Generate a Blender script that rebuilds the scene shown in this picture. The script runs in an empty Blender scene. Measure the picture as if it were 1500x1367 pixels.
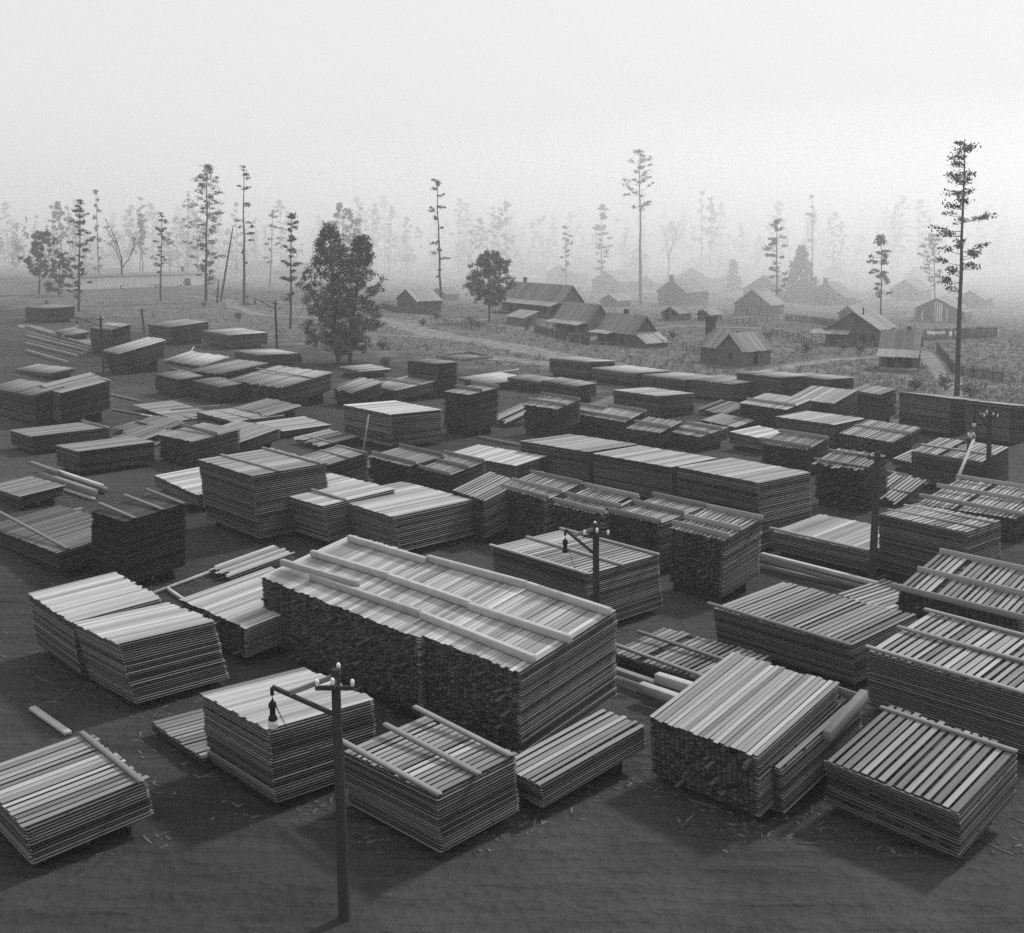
import bpy, bmesh, math, random
import numpy as np
from mathutils import Vector, Matrix, Euler

S = bpy.context.scene
COL = S.collection
rnd = random.Random(66)
R = math.radians

# ---------------------------------------------------------------- camera
CAM_H = 18.0
F_PX = 1650.0                      # focal length in pixels of a 1500 px wide frame
PITCH = math.atan(220.0 / F_PX)
cd = bpy.data.cameras.new('camera')
cam = bpy.data.objects.new('camera', cd)
COL.objects.link(cam)
cam.location = (0, 0, CAM_H)
cam.rotation_euler = (math.pi / 2 - PITCH, 0, 0)
cd.sensor_fit = 'HORIZONTAL'
cd.sensor_width = 36.0
cd.lens = F_PX / 1500.0 * 36.0
cd.shift_x = 5.0 / 1500.0
cd.shift_y = -123.5 / 1500.0
cd.clip_start = 0.5
cd.clip_end = 6000
S.camera = cam

# ---------------------------------------------------------------- sky, sun, exposure
SUN_EL, SUN_DIR = R(46), (0.75, 0.66)
SUN_STRENGTH, SUN_ANGLE = 3.0, R(6)
SKY_STRENGTH = 0.1
EXPOSURE = 0.0
HAZE_DENSITY, HAZE_ANISO = 0.00065, 0.5
SMOKE_DENSITY = 0.0065

W = bpy.data.worlds.new('World')
S.world = W
W.use_nodes = True
nt = W.node_tree
nt.nodes.clear()
n_out = nt.nodes.new('ShaderNodeOutputWorld')
n_bg = nt.nodes.new('ShaderNodeBackground')
n_sky = nt.nodes.new('ShaderNodeTexSky')
n_sky.sky_type = 'NISHITA'
n_sky.sun_disc = False
n_sky.sun_elevation = SUN_EL
n_sky.sun_rotation = math.atan2(SUN_DIR[0], SUN_DIR[1])
n_sky.air_density, n_sky.dust_density = 1.0, 6.0
n_bw = nt.nodes.new('ShaderNodeRGBToBW')           # the photograph is black and white
n_pw = nt.nodes.new('ShaderNodeMath')              # an even veil of overcast
n_pw.operation = 'POWER'
n_pw.inputs[1].default_value = 0.09
n_ml = nt.nodes.new('ShaderNodeMath')
n_ml.operation = 'MULTIPLY'
n_ml.inputs[1].default_value = 7.5
nt.links.new(n_sky.outputs[0], n_bw.inputs[0])
nt.links.new(n_bw.outputs[0], n_pw.inputs[0])
nt.links.new(n_pw.outputs[0], n_ml.inputs[0])
nt.links.new(n_ml.outputs[0], n_bg.inputs['Color'])
n_bg.inputs['Strength'].default_value = SKY_STRENGTH
nt.links.new(n_bg.outputs[0], n_out.inputs[0])

sd = bpy.data.lights.new('sun', 'SUN')
sd.energy, sd.angle, sd.color = SUN_STRENGTH, SUN_ANGLE, (1.0, 1.0, 1.0)
sun = bpy.data.objects.new('sun', sd)
COL.objects.link(sun)
_d = Vector((SUN_DIR[0], SUN_DIR[1], 0)).normalized() * math.cos(SUN_EL) + Vector((0, 0, math.sin(SUN_EL)))
sun.rotation_euler = _d.to_track_quat('Z', 'Y').to_euler()
sun.location = (150, 100, 200)

vs = S.view_settings
vs.view_transform = 'Standard'
vs.look = 'None'
vs.exposure = EXPOSURE
vs.gamma = 1.0
vs.use_curve_mapping = False
S.cycles.use_denoising = False      # keep the fine grain of a plate
S.cycles.sample_clamp_indirect = 1.0
S.cycles.sample_clamp_direct = 4.0
S.cycles.max_bounces = 6
S.cycles.diffuse_bounces = 3
S.cycles.volume_bounces = 2
S.cycles.caustics_reflective = False
S.cycles.caustics_refractive = False

# ---------------------------------------------------------------- materials (all neutral: a monochrome plate)
def new_mat(name):
    m = bpy.data.materials.new(name)
    m.use_nodes = True
    t = m.node_tree
    b = t.nodes['Principled BSDF']
    b.inputs['Roughness'].default_value = 0.9
    b.inputs['Specular IOR Level'].default_value = 0.03
    return m, t, b

def N(t, kind, **kw):
    n = t.nodes.new(kind)
    for k, v in kw.items():
        if k.startswith('i_'):
            n.inputs[int(k[2:])].default_value = v
        else:
            setattr(n, k, v)
    return n

def math_n(t, op, a, b=None):
    n = t.nodes.new('ShaderNodeMath')
    n.operation = op
    for i, x in enumerate((a, b)):
        if x is None:
            continue
        if isinstance(x, (int, float)):
            n.inputs[i].default_value = x
        else:
            t.links.new(x, n.inputs[i])
    return n.outputs[0]

def grey(t, val):
    c = t.nodes.new('ShaderNodeCombineColor')
    for i in range(3):
        t.links.new(val, c.inputs[i])
    return c.outputs[0]

def wood(name, lo, hi, scale, spread, use_tone=True, grain=0.35, bump=0.0):
    """sawn timber: every board its own tone, grain along local x, dark streaks and knots"""
    m, t, b = new_mat(name)
    tc = N(t, 'ShaderNodeTexCoord')
    mp = N(t, 'ShaderNodeMapping')
    mp.inputs['Scale'].default_value = scale
    t.links.new(tc.outputs['Object'], mp.inputs[0])
    oi = N(t, 'ShaderNodeObjectInfo')
    ge = N(t, 'ShaderNodeNewGeometry')
    rr = math_n(t, 'FRACT', math_n(t, 'ADD', oi.outputs['Random'], ge.outputs['Random Per Island']))
    nz = N(t, 'ShaderNodeTexNoise', noise_dimensions='4D')
    nz.inputs['Scale'].default_value = 1.0
    nz.inputs['Detail'].default_value = 4
    t.links.new(mp.outputs[0], nz.inputs['Vector'])
    t.links.new(math_n(t, 'MULTIPLY', rr, 37.0), nz.inputs['W'])
    if use_tone:
        at = N(t, 'ShaderNodeAttribute', attribute_type='OBJECT', attribute_name='tone')
        base = math_n(t, 'ADD', math_n(t, 'MULTIPLY', at.outputs['Fac'], hi - lo), lo)
    else:
        v = N(t, 'ShaderNodeValue')
        v.outputs[0].default_value = hi
        base = v.outputs[0]
    k = math_n(t, 'ADD', math_n(t, 'MULTIPLY', rr, spread), 1 - spread * 0.5)
    g = math_n(t, 'ADD', math_n(t, 'MULTIPLY', nz.outputs['Fac'], grain * 2), 1 - grain)
    n2 = N(t, 'ShaderNodeTexNoise', noise_dimensions='4D')
    n2.inputs['Scale'].default_value = 4.0
    n2.inputs['Detail'].default_value = 2
    t.links.new(mp.outputs[0], n2.inputs['Vector'])
    t.links.new(math_n(t, 'MULTIPLY', rr, 91.0), n2.inputs['W'])
    kn = N(t, 'ShaderNodeMapRange', i_1=0.66, i_2=0.76, i_3=1.0, i_4=0.45)
    t.links.new(n2.outputs['Fac'], kn.inputs[0])
    val = math_n(t, 'MULTIPLY', math_n(t, 'MULTIPLY', math_n(t, 'MULTIPLY', base, k), g), kn.outputs[0])
    t.links.new(grey(t, val), b.inputs['Base Color'])
    return m

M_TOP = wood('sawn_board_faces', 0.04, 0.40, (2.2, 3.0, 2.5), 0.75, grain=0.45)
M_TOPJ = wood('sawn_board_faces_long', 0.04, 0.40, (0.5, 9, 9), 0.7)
M_SIDE = wood('shaded_board_edges', 0.025, 0.17, (2.0, 2.0, 2.0), 1.2)  # same wood as the tops; shade of the stack sides put into the colour
M_SIDEL = wood('shaded_laths', 0.025, 0.15, (9, 0.8, 9), 1.2)  # laths darkened too, side shade painted into their colour
M_SIDEJ = wood('shaded_board_ends', 0.015, 0.075, (0.8, 9, 9), 1.3)  # dark end grain, deepened by painted-in shade of sides and gaps
M_STICK = wood('sticker_wood', 0.015, 0.05, (3, 0.6, 6), 1.0)  # darker than the boards: gap shadow between courses put into the colour
M_TIMBER = wood('squared_timber', 0.03, 0.42, (1.4, 2, 2), 0.3)
M_SIDING = wood('weathered_siding', 0.05, 0.12, (3, 3, 0.6), 0.5, False)
M_ROOF = wood('board_roofing', 0.05, 0.20, (2, 2, 2), 0.5, False)
M_ROOFP = wood('pale_roofing', 0.05, 0.27, (2, 2, 2), 0.4, False)
M_FENCE = wood('fence_wood', 0.05, 0.11, (3, 3, 1), 0.6, False)
M_POLE = wood('creosoted_pole', 0.02, 0.045, (6, 6, 0.7), 0.3, False)
M_PALEWALL = wood('whitewashed_boards', 0.05, 0.78, (2, 2, 0.4), 0.3, False)

def flat(name, v, rough=0.8, spread=0.0):
    m, t, b = new_mat(name)
    b.inputs['Roughness'].default_value = rough
    if spread:
        ge = N(t, 'ShaderNodeNewGeometry')
        val = math_n(t, 'ADD', math_n(t, 'MULTIPLY', ge.outputs['Random Per Island'], spread), v)
        t.links.new(grey(t, val), b.inputs['Base Color'])
    else:
        tc = N(t, 'ShaderNodeTexCoord')
        nz = N(t, 'ShaderNodeTexNoise')
        nz.inputs['Scale'].default_value = 3.0
        t.links.new(tc.outputs['Object'], nz.inputs['Vector'])
        val = math_n(t, 'MULTIPLY', math_n(t, 'ADD', math_n(t, 'MULTIPLY', nz.outputs['Fac'], 0.5), 0.75), v)
        t.links.new(grey(t, val), b.inputs['Base Color'])
    return m

M_LEAF = flat('pine_needles', 0.06, 0.8, 0.08)
M_LEAF2 = flat('broad_leaves', 0.075, 0.8, 0.11)
M_BARK = flat('bark', 0.06)
M_BRICK = flat('chimney_brick', 0.07)
M_DARK = flat('dark_opening', 0.015)
M_GRASS = flat('dry_grass', 0.10, 0.9, 0.12)
M_CLOTH = flat('white_cloth', 0.8)
M_SHIRT = flat('pale_shirt', 0.6)
M_TROUSERS = flat('dark_trousers', 0.05)
M_SKIN = flat('skin', 0.2)
M_IRON = flat('black_iron', 0.02, 0.5)
M_PORC = flat('porcelain', 0.75, 0.3)
M_WIRE = flat('wire', 0.03)
mg, tg, bg = new_mat('lamp_glass')
bg.inputs['Base Color'].default_value = (0.8, 0.8, 0.8, 1)
bg.inputs['Roughness'].default_value = 0.15
bg.inputs['Transmission Weight'].default_value = 0.4
M_GLASS = mg

def ground_mat():
    m, t, b = new_mat('yard_and_field_soil')
    ge = N(t, 'ShaderNodeNewGeometry')
    sp = N(t, 'ShaderNodeSeparateXYZ')
    t.links.new(ge.outputs['Position'], sp.inputs[0])
    def noise(s, det=5):
        n = N(t, 'ShaderNodeTexNoise')
        n.inputs['Scale'].default_value = s
        n.inputs['Detail'].default_value = det
        t.links.new(ge.outputs['Position'], n.inputs['Vector'])
        return n.outputs['Fac']
    big, mid, fine = noise(0.03), noise(0.25), noise(2.5)
    side = math_n(t, 'ADD', math_n(t, 'ADD', math_n(t, 'MULTIPLY', sp.outputs[0], 0.73), math_n(t, 'MULTIPLY', sp.outputs[1], 0.68)), -100.0)
    side = math_n(t, 'ADD', math_n(t, 'MULTIPLY', side, 0.08), math_n(t, 'MULTIPLY', math_n(t, 'SUBTRACT', mid, 0.5), 2.0))
    mr = N(t, 'ShaderNodeMapRange', i_1=-0.7, i_2=0.7, i_3=0.0, i_4=1.0)
    t.links.new(side, mr.inputs[0])
    # yard: trodden dark soil, bark and sawdust; field: dry grass, bare sandy places
    mpr = N(t, 'ShaderNodeMapping')
    mpr.inputs['Rotation'].default_value = (0, 0, R(47))
    mpr.inputs['Scale'].default_value = (0.25, 1.6, 1)
    t.links.new(ge.outputs['Position'], mpr.inputs[0])
    nr = N(t, 'ShaderNodeTexNoise')
    nr.inputs['Scale'].default_value = 1.0
    nr.inputs['Detail'].default_value = 6
    t.links.new(mpr.outputs[0], nr.inputs['Vector'])
    ruts = nr.outputs['Fac']
    yard = math_n(t, 'MULTIPLY', math_n(t, 'ADD', math_n(t, 'MULTIPLY', mid, 0.05), math_n(t, 'ADD', math_n(t, 'MULTIPLY', ruts, 0.07), math_n(t, 'MULTIPLY', fine, 0.03))), math_n(t, 'ADD', math_n(t, 'MULTIPLY', big, 1.5), -0.1))
    bare = N(t, 'ShaderNodeMapRange', i_1=0.52, i_2=0.72, i_3=0.0, i_4=0.10)
    t.links.new(math_n(t, 'ADD', math_n(t, 'MULTIPLY', big, 0.5), math_n(t, 'MULTIPLY', mid, 0.5)), bare.inputs[0])
    field = math_n(t, 'ADD', math_n(t, 'ADD', 0.05, bare.outputs[0]), math_n(t, 'ADD', math_n(t, 'MULTIPLY', mid, 0.06), math_n(t, 'MULTIPLY', fine, 0.07)))
    mx = N(t, 'ShaderNodeMix', data_type='FLOAT')
    t.links.new(mr.outputs[0], mx.inputs[0])
    t.links.new(yard, mx.inputs[2])
    t.links.new(field, mx.inputs[3])
    t.links.new(grey(t, mx.outputs[0]), b.inputs['Base Color'])
    bp = N(t, 'ShaderNodeBump', i_0=0.9, i_1=0.25)
    t.links.new(math_n(t, 'ADD', fine, math_n(t, 'MULTIPLY', ruts, 1.5)), bp.inputs['Height'])
    t.links.new(bp.outputs[0], b.inputs['Normal'])
    return m

def soil(name, lo, hi):
    m, t, b = new_mat(name)
    ge = N(t, 'ShaderNodeNewGeometry')
    n = N(t, 'ShaderNodeTexNoise')
    n.inputs['Scale'].default_value = 0.7
    n.inputs['Detail'].default_value = 6
    t.links.new(ge.outputs['Position'], n.inputs['Vector'])
    mr = N(t, 'ShaderNodeMapRange', i_1=0.3, i_2=0.7, i_3=lo, i_4=hi)
    t.links.new(n.outputs['Fac'], mr.inputs[0])
    t.links.new(grey(t, mr.outputs[0]), b.inputs['Base Color'])
    return m

M_GROUND = ground_mat()
M_ROAD = soil('sandy_road', 0.10, 0.23)
M_LANE = soil('trodden_sawdust', 0.07, 0.15)

# ---------------------------------------------------------------- helpers
def link(name, me, mat=None, parent=None, loc=(0, 0, 0), rot=(0, 0, 0), scale=(1, 1, 1)):
    o = bpy.data.objects.new(name, me)
    COL.objects.link(o)
    o.location, o.rotation_euler, o.scale = loc, rot, scale
    if parent is not None:
        o.parent = parent
    if mat is not None and not me.materials:
        me.materials.append(mat)
    return o

def tag(o, label=None, cat=None, group=None, kind=None, tone=None):
    if label: o['label'] = label
    if cat: o['category'] = cat
    if group: o['group'] = group
    if kind: o['kind'] = kind
    if tone is not None: o['tone'] = float(tone)
    return o

def thing(name, label, cat, loc, rz=0.0, group=None):
    o = bpy.data.objects.new(name, None)
    COL.objects.link(o)
    o.empty_display_size = 0.3
    o.location = loc
    o.rotation_euler = (0, 0, rz)
    return tag(o, label, cat, group)

BOXV = np.array([(0, 0, 0), (1, 0, 0), (1, 1, 0), (0, 1, 0), (0, 0, 1), (1, 0, 1), (1, 1, 1), (0, 1, 1)], float)
BOXF = np.array([(0, 3, 2, 1), (4, 5, 6, 7), (0, 1, 5, 4), (1, 2, 6, 5), (2, 3, 7, 6), (3, 0, 4, 7)])

def mesh_np(name, V, F):
    """V (n,3), F (m,k) arrays to a mesh, fast"""
    me = bpy.data.meshes.new(name)
    V = np.asarray(V, np.float32)
    F = np.asarray(F, np.int32)
    k = F.shape[1]
    me.vertices.add(len(V))
    me.vertices.foreach_set('co', V.ravel())
    me.loops.add(F.size)
    me.loops.foreach_set('vertex_index', F.ravel())
    me.polygons.add(len(F))
    me.polygons.foreach_set('loop_start', np.arange(0, F.size, k, dtype=np.int32))
    me.polygons.foreach_set('loop_total', np.full(len(F), k, np.int32))
    me.update(calc_edges=True)
    return me

def box_verts(B):
    """B rows: x0,y0,z0,dx,dy,dz -> (n*8,3), faces"""
    B = np.asarray(B, float)
    V = B[:, None, :3] + BOXV[None] * B[:, None, 3:6]
    F = (np.arange(len(B)) * 8)[:, None, None] + BOXF[None]
    return V.reshape(-1, 3), F.reshape(-1, 4)

class MB:
    """collects boxes, bars, prisms, tubes and builds ONE mesh object"""
    def __init__(s): s.v, s.f = [], []
    def add(s, vs_, fs):
        k = len(s.v)
        s.v += [tuple(v) for v in vs_]
        s.f += [tuple(i + k for i in f) for f in fs]
    def box(s, x0, y0, z0, dx, dy, dz):
        s.add(BOXV * (dx, dy, dz) + (x0, y0, z0), BOXF)
    def bar(s, a, b, w, h, up=(0, 0, 1)):
        """squared bar from a to b (centre line), width w, height h"""
        a, b = Vector(a), Vector(b)
        x = (b - a).normalized()
        y = Vector(up).cross(x)
        if y.length < 1e-4: y = Vector((1, 0, 0)).cross(x)
        y.normalize()
        z = x.cross(y)
        p = []
        for q in (a, b):
            p += [q - y * w / 2 - z * h / 2, q + y * w / 2 - z * h / 2, q + y * w / 2 + z * h / 2, q - y * w / 2 + z * h / 2]
        s.add(p, [(0, 3, 2, 1), (4, 5, 6, 7), (0, 1, 5, 4), (1, 2, 6, 5), (2, 3, 7, 6), (3, 0, 4, 7)])
    def tube(s, pts, rad, n=6, cap=True):
        """rounded pole through pts with radii rad"""
        k = len(s.v)
        m = len(pts)
        for i, p in enumerate(pts):
            p = Vector(p)
            d = (Vector(pts[min(i + 1, m - 1)]) - Vector(pts[max(i - 1, 0)])).normalized()
            u = d.orthogonal() if abs(d.z) < 0.9 else Vector((1, 0, 0)) - d * d.x
            u.normalize()
            w = d.cross(u)
            for j in range(n):
                a = 2 * math.pi * j / n
                s.v.append(tuple(p + (u * math.cos(a) + w * math.sin(a)) * rad[i]))
        for i in range(m - 1):
            for j in range(n):
                j2 = (j + 1) % n
                s.f.append((k + i * n + j, k + i * n + j2, k + (i + 1) * n + j2, k + (i + 1) * n + j))
        if cap:
            s.f.append(tuple(k + j for j in reversed(range(n))))
            s.f.append(tuple(k + (m - 1) * n + j for j in range(n)))
    def build(s, name, mat, parent=None, **kw):
        me = bpy.data.meshes.new(name)
        me.from_pydata(s.v, [], s.f)
        me.update()
        return link(name, me, mat, parent, **kw)

UNIT = None
def unit_mesh(mat):
    key = 'board_' + mat.name
    me = bpy.data.meshes.get(key)
    if me is None:
        V, F = box_verts([(0, -0.5, -0.5, 1, 1, 1)])
        me = mesh_np(key, V, F)
        me.materials.append(mat)
    return me

def board(parent, mat, loc, rot, scale, tone, name='board'):
    o = bpy.data.objects.new(name, unit_mesh(mat))
    o.location, o.rotation_euler, o.scale = loc, rot, scale
    o.parent = parent
    o['tone'] = tone
    COL.objects.link(o)
    return o

STACKS = [
    (-14.45, 40.04, 2.90, -0.64, 4.12, -0.060, 3.95, -0.023, 'l', 0, 0.85, [], 'pale tight-topped stack with black gap on its left, above the lamp at lower left'),
    (-17.29, 43.00, 2.69, -0.39, 4.63, 0.013, 3.75, 0.034, 'l', 0, 0.85, [], 'pale tight-topped stack at the far left edge, behind the twin one at lower left'),
    (-10.88, 45.11, 1.67, 0.10, 5.86, -0.029, 4.60, 0.111, 'e', 0, 0.95, [], 'pale stack with dark board ends wedged behind the left end of the longest roofed stack'),
    (-3.21, 39.20, 3.45, -0.10, 11.00, -0.020, 4.75, 0.200, 'e', 0, 0.85, [], 'long roofed stack under three timbers, its left half with a ragged dark front'),
    (0.38, 35.63, 3.60, -0.10, 5.23, -0.020, 4.75, 0.200, 'e', 0, 0.85, [], 'roofed stack under long timbers at front centre, its right end facing the lane'),
    (-7.39, 32.82, 2.90, -0.32, 4.20, -0.034, 3.98, -0.050, 'l', 0, 0.72, [], 'pale slat-topped stack standing under the nearest hanging lamp'),
    (-10.18, 35.73, 0.50, -0.06, 3.94, 0.004, 2.90, -0.050, 'l', 1, 0.45, [], 'low slatted pile on the ground between the lamp stack and the left pale stack'),
    (-13.45, 29.38, 1.60, -0.19, 4.40, 0.000, 3.60, 0.050, 'l', 1, 0.6, [0.97], 'slatted stack at the bottom left corner with a board along its far edge'),
    (-19.13, 54.94, 3.65, 0.10, 4.15, -0.049, 3.30, 0.120, 'l', 0, 0.05, [0.12, 0.6, 0.95], 'very dark tall stack with overhanging dark roof boards and three thin battens'),
    (-23.41, 56.76, 1.50, -0.17, 10.84, -0.060, 4.33, 0.120, 'l', 1, 0.25, [0.12], 'low dark slatted pile left of the very dark tall stack'),
    (-31.65, 71.42, 1.02, 0.10, 6.47, -0.060, 2.90, 0.093, 'l', 0, 0.4, [], 'short dark stack end showing at the left edge beside the loose beams'),
    (-31.69, 81.60, 1.99, 0.05, 4.13, -0.028, 5.97, -0.008, 'l', 0, 0.5, [], 'oblong dark stack with tidy flat top behind the loose beams at left'),
    (-38.64, 89.71, 1.64, -0.07, 4.60, -0.020, 6.60, -0.005, 'l', 0, 0.5, [0.95], 'long low dark stack at the left edge with a board along its top'),
    (-23.89, 83.99, 2.26, 0.03, 5.79, -0.032, 4.02, 0.115, 'e', 0, 0.5, [0.5], 'small stack with dark board ends just left of the slant-topped stack'),
    (-21.69, 88.05, 1.34, -0.07, 6.79, -0.027, 4.08, 0.191, 'e', 0, 0.6, [], 'slant-topped stack with ragged ends behind the tallest left stack'),
    (-19.87, 97.00, 0.73, -0.05, 4.47, 0.051, 5.12, 0.001, 'l', 0, 0.62, [0.0], 'low pale-topped stack right of the slant-topped stack'),
    (-25.69, 103.26, 0.58, -0.05, 6.85, 0.014, 5.64, -0.009, 'l', 0, 0.55, [0.35], 'low wide stack with one batten beside the short iron stake'),
    (-31.43, 105.95, 0.20, 0.01, 9.86, 0.041, 4.35, 0.000, 'l', 0, 0.5, [0.3, 0.7], 'very low spread of boards on the ground at left centre'),
    (-14.62, 63.05, 4.21, -0.39, 6.29, 0.002, 5.01, 0.010, 'l', 0, 0.55, [0.33, 0.92], 'tallest left stack, grey top crossed by two heavy battens'),
    (-11.83, 73.11, 2.79, -0.09, 3.28, 0.021, 3.05, 0.121, 'l', 0, 0.5, [0.5, 0.98], 'grey stack tucked behind the tallest left stack, top crossed by thin battens'),
    (-10.49, 62.17, 2.67, -0.44, 6.88, -0.019, 5.07, 0.037, 'l', 0, 0.85, [0.3], 'bright-topped stack between the tallest left stack and the big central one'),
    (-6.29, 60.28, 2.52, -0.43, 6.64, -0.001, 5.72, 0.003, 'l', 0, 0.8, [], 'big pale flat-topped stack left of centre with sharply lined sides'),
    (-20.00, 70.94, 1.22, -0.05, 6.06, 0.055, 4.11, 0.030, 'l', 0, 0.95, [], 'low bright-topped stack peeping out left of the tallest left stack'),
    (-21.27, 70.95, 0.46, -0.03, 5.34, -0.021, 2.90, 0.085, 'l', 1, 0.4, [], 'low grey board pile in front of the bright-topped low stack'),
    (-9.67, 91.08, 3.21, -0.15, 6.70, 0.006, 5.43, -0.035, 'l', 0, 1.0, [], 'tall stack with brilliant white top and a thin plank leaning on it'),
    (-3.47, 97.82, 3.87, 0.10, 3.46, -0.016, 3.66, 0.088, 'e', 0, 0.45, [0.4, 0.95], 'narrow tall dark stack standing alone right of the white-topped stack'),
    (-11.85, 117.38, 1.48, -0.25, 5.48, -0.007, 5.76, 0.099, 'e', 0, 0.85, [0.55], 'pale-topped stack with a dark stripe just behind the white-topped stack'),
    (-15.80, 114.73, 1.71, -0.05, 3.94, 0.044, 3.49, 0.193, 'r', 0, 0.5, [], 'ragged dark stack left of the pale-topped striped stack'),
    (-18.23, 137.56, 1.01, 0.02, 4.54, 0.043, 4.71, -0.011, 'l', 0, 0.7, [], 'small pale-topped stack near the foot of the big leafy tree'),
    (-7.75, 120.94, 3.88, -0.05, 5.14, -0.011, 2.90, 0.004, 'l', 0, 0.35, [], 'dark upright stack with uneven top near the end of the dirt road'),
    (-1.79, 127.07, 0.90, -0.10, 5.98, 0.024, 6.60, 0.007, 'l', 0, 0.85, [], 'low pale board pile behind the lone narrow dark stack'),
    (3.68, 125.25, 1.30, -0.14, 5.62, 0.002, 2.90, 0.060, 'l', 0, 0.5, [], 'long low grey pile beside the low pale board pile'),
    (9.72, 136.24, 2.35, -0.03, 6.65, -0.010, 4.99, -0.050, 'l', 0, 0.75, [], 'leftmost stack of the far row beside the dirt road'),
    (14.71, 130.15, 1.69, -0.04, 6.86, 0.012, 6.52, -0.035, 'l', 0, 0.75, [], 'second stack of the far row, right of the leftmost one by the road'),
    (19.31, 122.46, 1.97, -0.07, 6.05, 0.002, 6.58, -0.042, 'l', 0, 0.6, [], 'third stack of the far row, below the cabin with the tall chimney'),
    (23.57, 117.49, 2.12, -0.09, 5.55, 0.002, 5.85, -0.002, 'l', 0, 0.6, [], 'fourth stack of the far row, right below the cabin with the tall chimney'),
    (28.61, 117.36, 2.86, -0.29, 5.67, 0.004, 6.30, -0.050, 'l', 0, 0.6, [], 'fifth stack of the far row, tall and dark with a thin lit top'),
    (33.84, 118.30, 2.52, -0.31, 5.33, 0.010, 5.26, -0.046, 'l', 0, 0.6, [], 'rightmost stack of the far row, left of the porch cabin'),
    (14.43, 107.08, 2.40, -0.07, 5.86, -0.001, 5.51, -0.050, 'l', 0, 0.65, [], 'broad flat-topped stack in front of the far row, at centre right'),
    (7.26, 117.47, 1.90, -0.13, 5.42, 0.024, 2.90, 0.033, 'l', 0, 0.5, [], 'weathered stack with upright stakes at its right end'),
    (4.27, 96.63, 2.78, -0.11, 4.37, -0.016, 2.90, 0.198, 'e', 0, 0.5, [0.3, 0.9], 'dark-ended stack at the left end of the row of small dark stacks'),
    (7.43, 98.34, 1.90, -0.03, 4.23, -0.015, 3.35, 0.056, 'e', 0, 0.5, [0.1, 0.85], 'second of the small dark-ended stacks, left of centre right'),
    (10.05, 95.72, 1.80, -0.04, 4.08, 0.012, 2.90, 0.230, 'e', 0, 0.55, [0.15, 0.9], 'third small dark-ended stack, two pale battens on its slats'),
    (12.57, 92.03, 1.50, -0.04, 3.73, -0.020, 2.90, 0.217, 'e', 1, 0.55, [0.4], 'fourth small dark-ended stack behind the long lit row'),
    (15.77, 90.86, 1.37, -0.05, 3.71, 0.008, 3.81, 0.089, 'e', 1, 0.55, [0.25, 0.75], 'fifth small dark-ended stack, right end of that row'),
    (20.13, 98.33, 0.86, -0.04, 3.83, 0.060, 2.90, 0.100, 'e', 1, 0.6, [], 'slatted low stack top showing behind the row of small dark stacks'),
    (24.53, 98.26, 2.47, -0.14, 5.01, 0.011, 4.14, 0.119, 'e', 0, 0.6, [0.3], 'dark-ended stack with striped pale top left of the sloping one at right'),
    (29.74, 101.71, 2.49, -0.18, 4.92, -0.005, 4.00, 0.203, 'e', 0, 0.65, [], 'stack with steep slatted roof and dark ends at upper right'),
    (34.88, 104.54, 2.90, -0.38, 3.13, 0.042, 2.90, 0.086, 'l', 0, 0.5, [], 'dark stack whose top shows as a thin strip beside the steep slatted roof'),
    (38.55, 97.26, 3.65, -0.15, 4.76, 0.014, 6.60, -0.134, 'l', 0, 0.7, [], 'long tall dark stack forming a wall below the tall right pine'),
    (42.09, 93.41, 3.64, -0.23, 3.82, 0.002, 6.60, -0.136, 'l', 0, 0.7, [], 'tall dark stack at the right edge, continuing the dark wall'),
    (26.97, 91.81, 2.23, -0.37, 5.68, 0.001, 4.80, -0.006, 'l', 0, 0.7, [], 'pale flat-topped stack behind the fuzzy-ended dark stack at right'),
    (30.33, 87.47, 1.56, -0.14, 4.82, 0.028, 4.62, 0.129, 'e', 1, 0.7, [0.55], 'slat-roofed stack with open dark ends right of the pale flat-topped one'),
    (31.17, 80.48, 1.00, -0.11, 3.49, 0.055, 2.90, 0.100, 'l', 1, 0.5, [], 'low slatted pile tucked under the worker stack'),
    (31.92, 74.41, 2.70, -0.44, 5.12, 0.003, 3.99, 0.115, 'l', 1, 0.6, [0.4], 'stack on which the worker stands, slatted top'),
    (29.35, 63.39, 1.60, -0.18, 6.12, -0.027, 5.26, 0.131, 'e', 1, 0.7, [0.1, 0.55, 0.98], 'slatted stack at the right edge, its corner touched by the handed plank'),
    (22.34, 53.40, 3.50, -0.56, 4.70, 0.017, 3.75, -0.023, 'l', 1, 0.6, [0.35, 0.8], 'wide lined stack right of the bare thick pole'),
    (20.78, 90.04, 1.35, 0.10, 3.37, 0.054, 3.95, 0.006, 'l', 0, 0.95, [], 'small bright-topped stack in the middle of the dark stacks at right'),
    (21.98, 81.41, 2.13, -0.23, 4.16, -0.015, 2.94, 0.187, 'e', 1, 0.45, [0.1, 0.9], 'dark-ended stack behind and left of the fuzzy-ended stack'),
    (22.65, 70.51, 2.97, -0.41, 3.62, -0.016, 2.90, 0.179, 'r', 1, 0.4, [0.12, 0.8], 'tall dark stack with fuzzy ragged board ends behind the bare pole'),
    (5.64, 78.14, 2.63, -0.11, 6.96, -0.023, 5.38, -0.029, 'l', 0, 0.6, [], 'left stack of the long lit row in the middle'),
    (10.60, 72.13, 2.81, -0.16, 6.88, -0.014, 4.93, -0.018, 'l', 0, 0.65, [], 'middle stack of the long lit row in the middle'),
    (13.84, 60.96, 4.28, -0.41, 5.68, 0.005, 5.23, -0.037, 'l', 0, 0.6, [], 'right stack of the long lit row, standing tall at the corner'),
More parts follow.
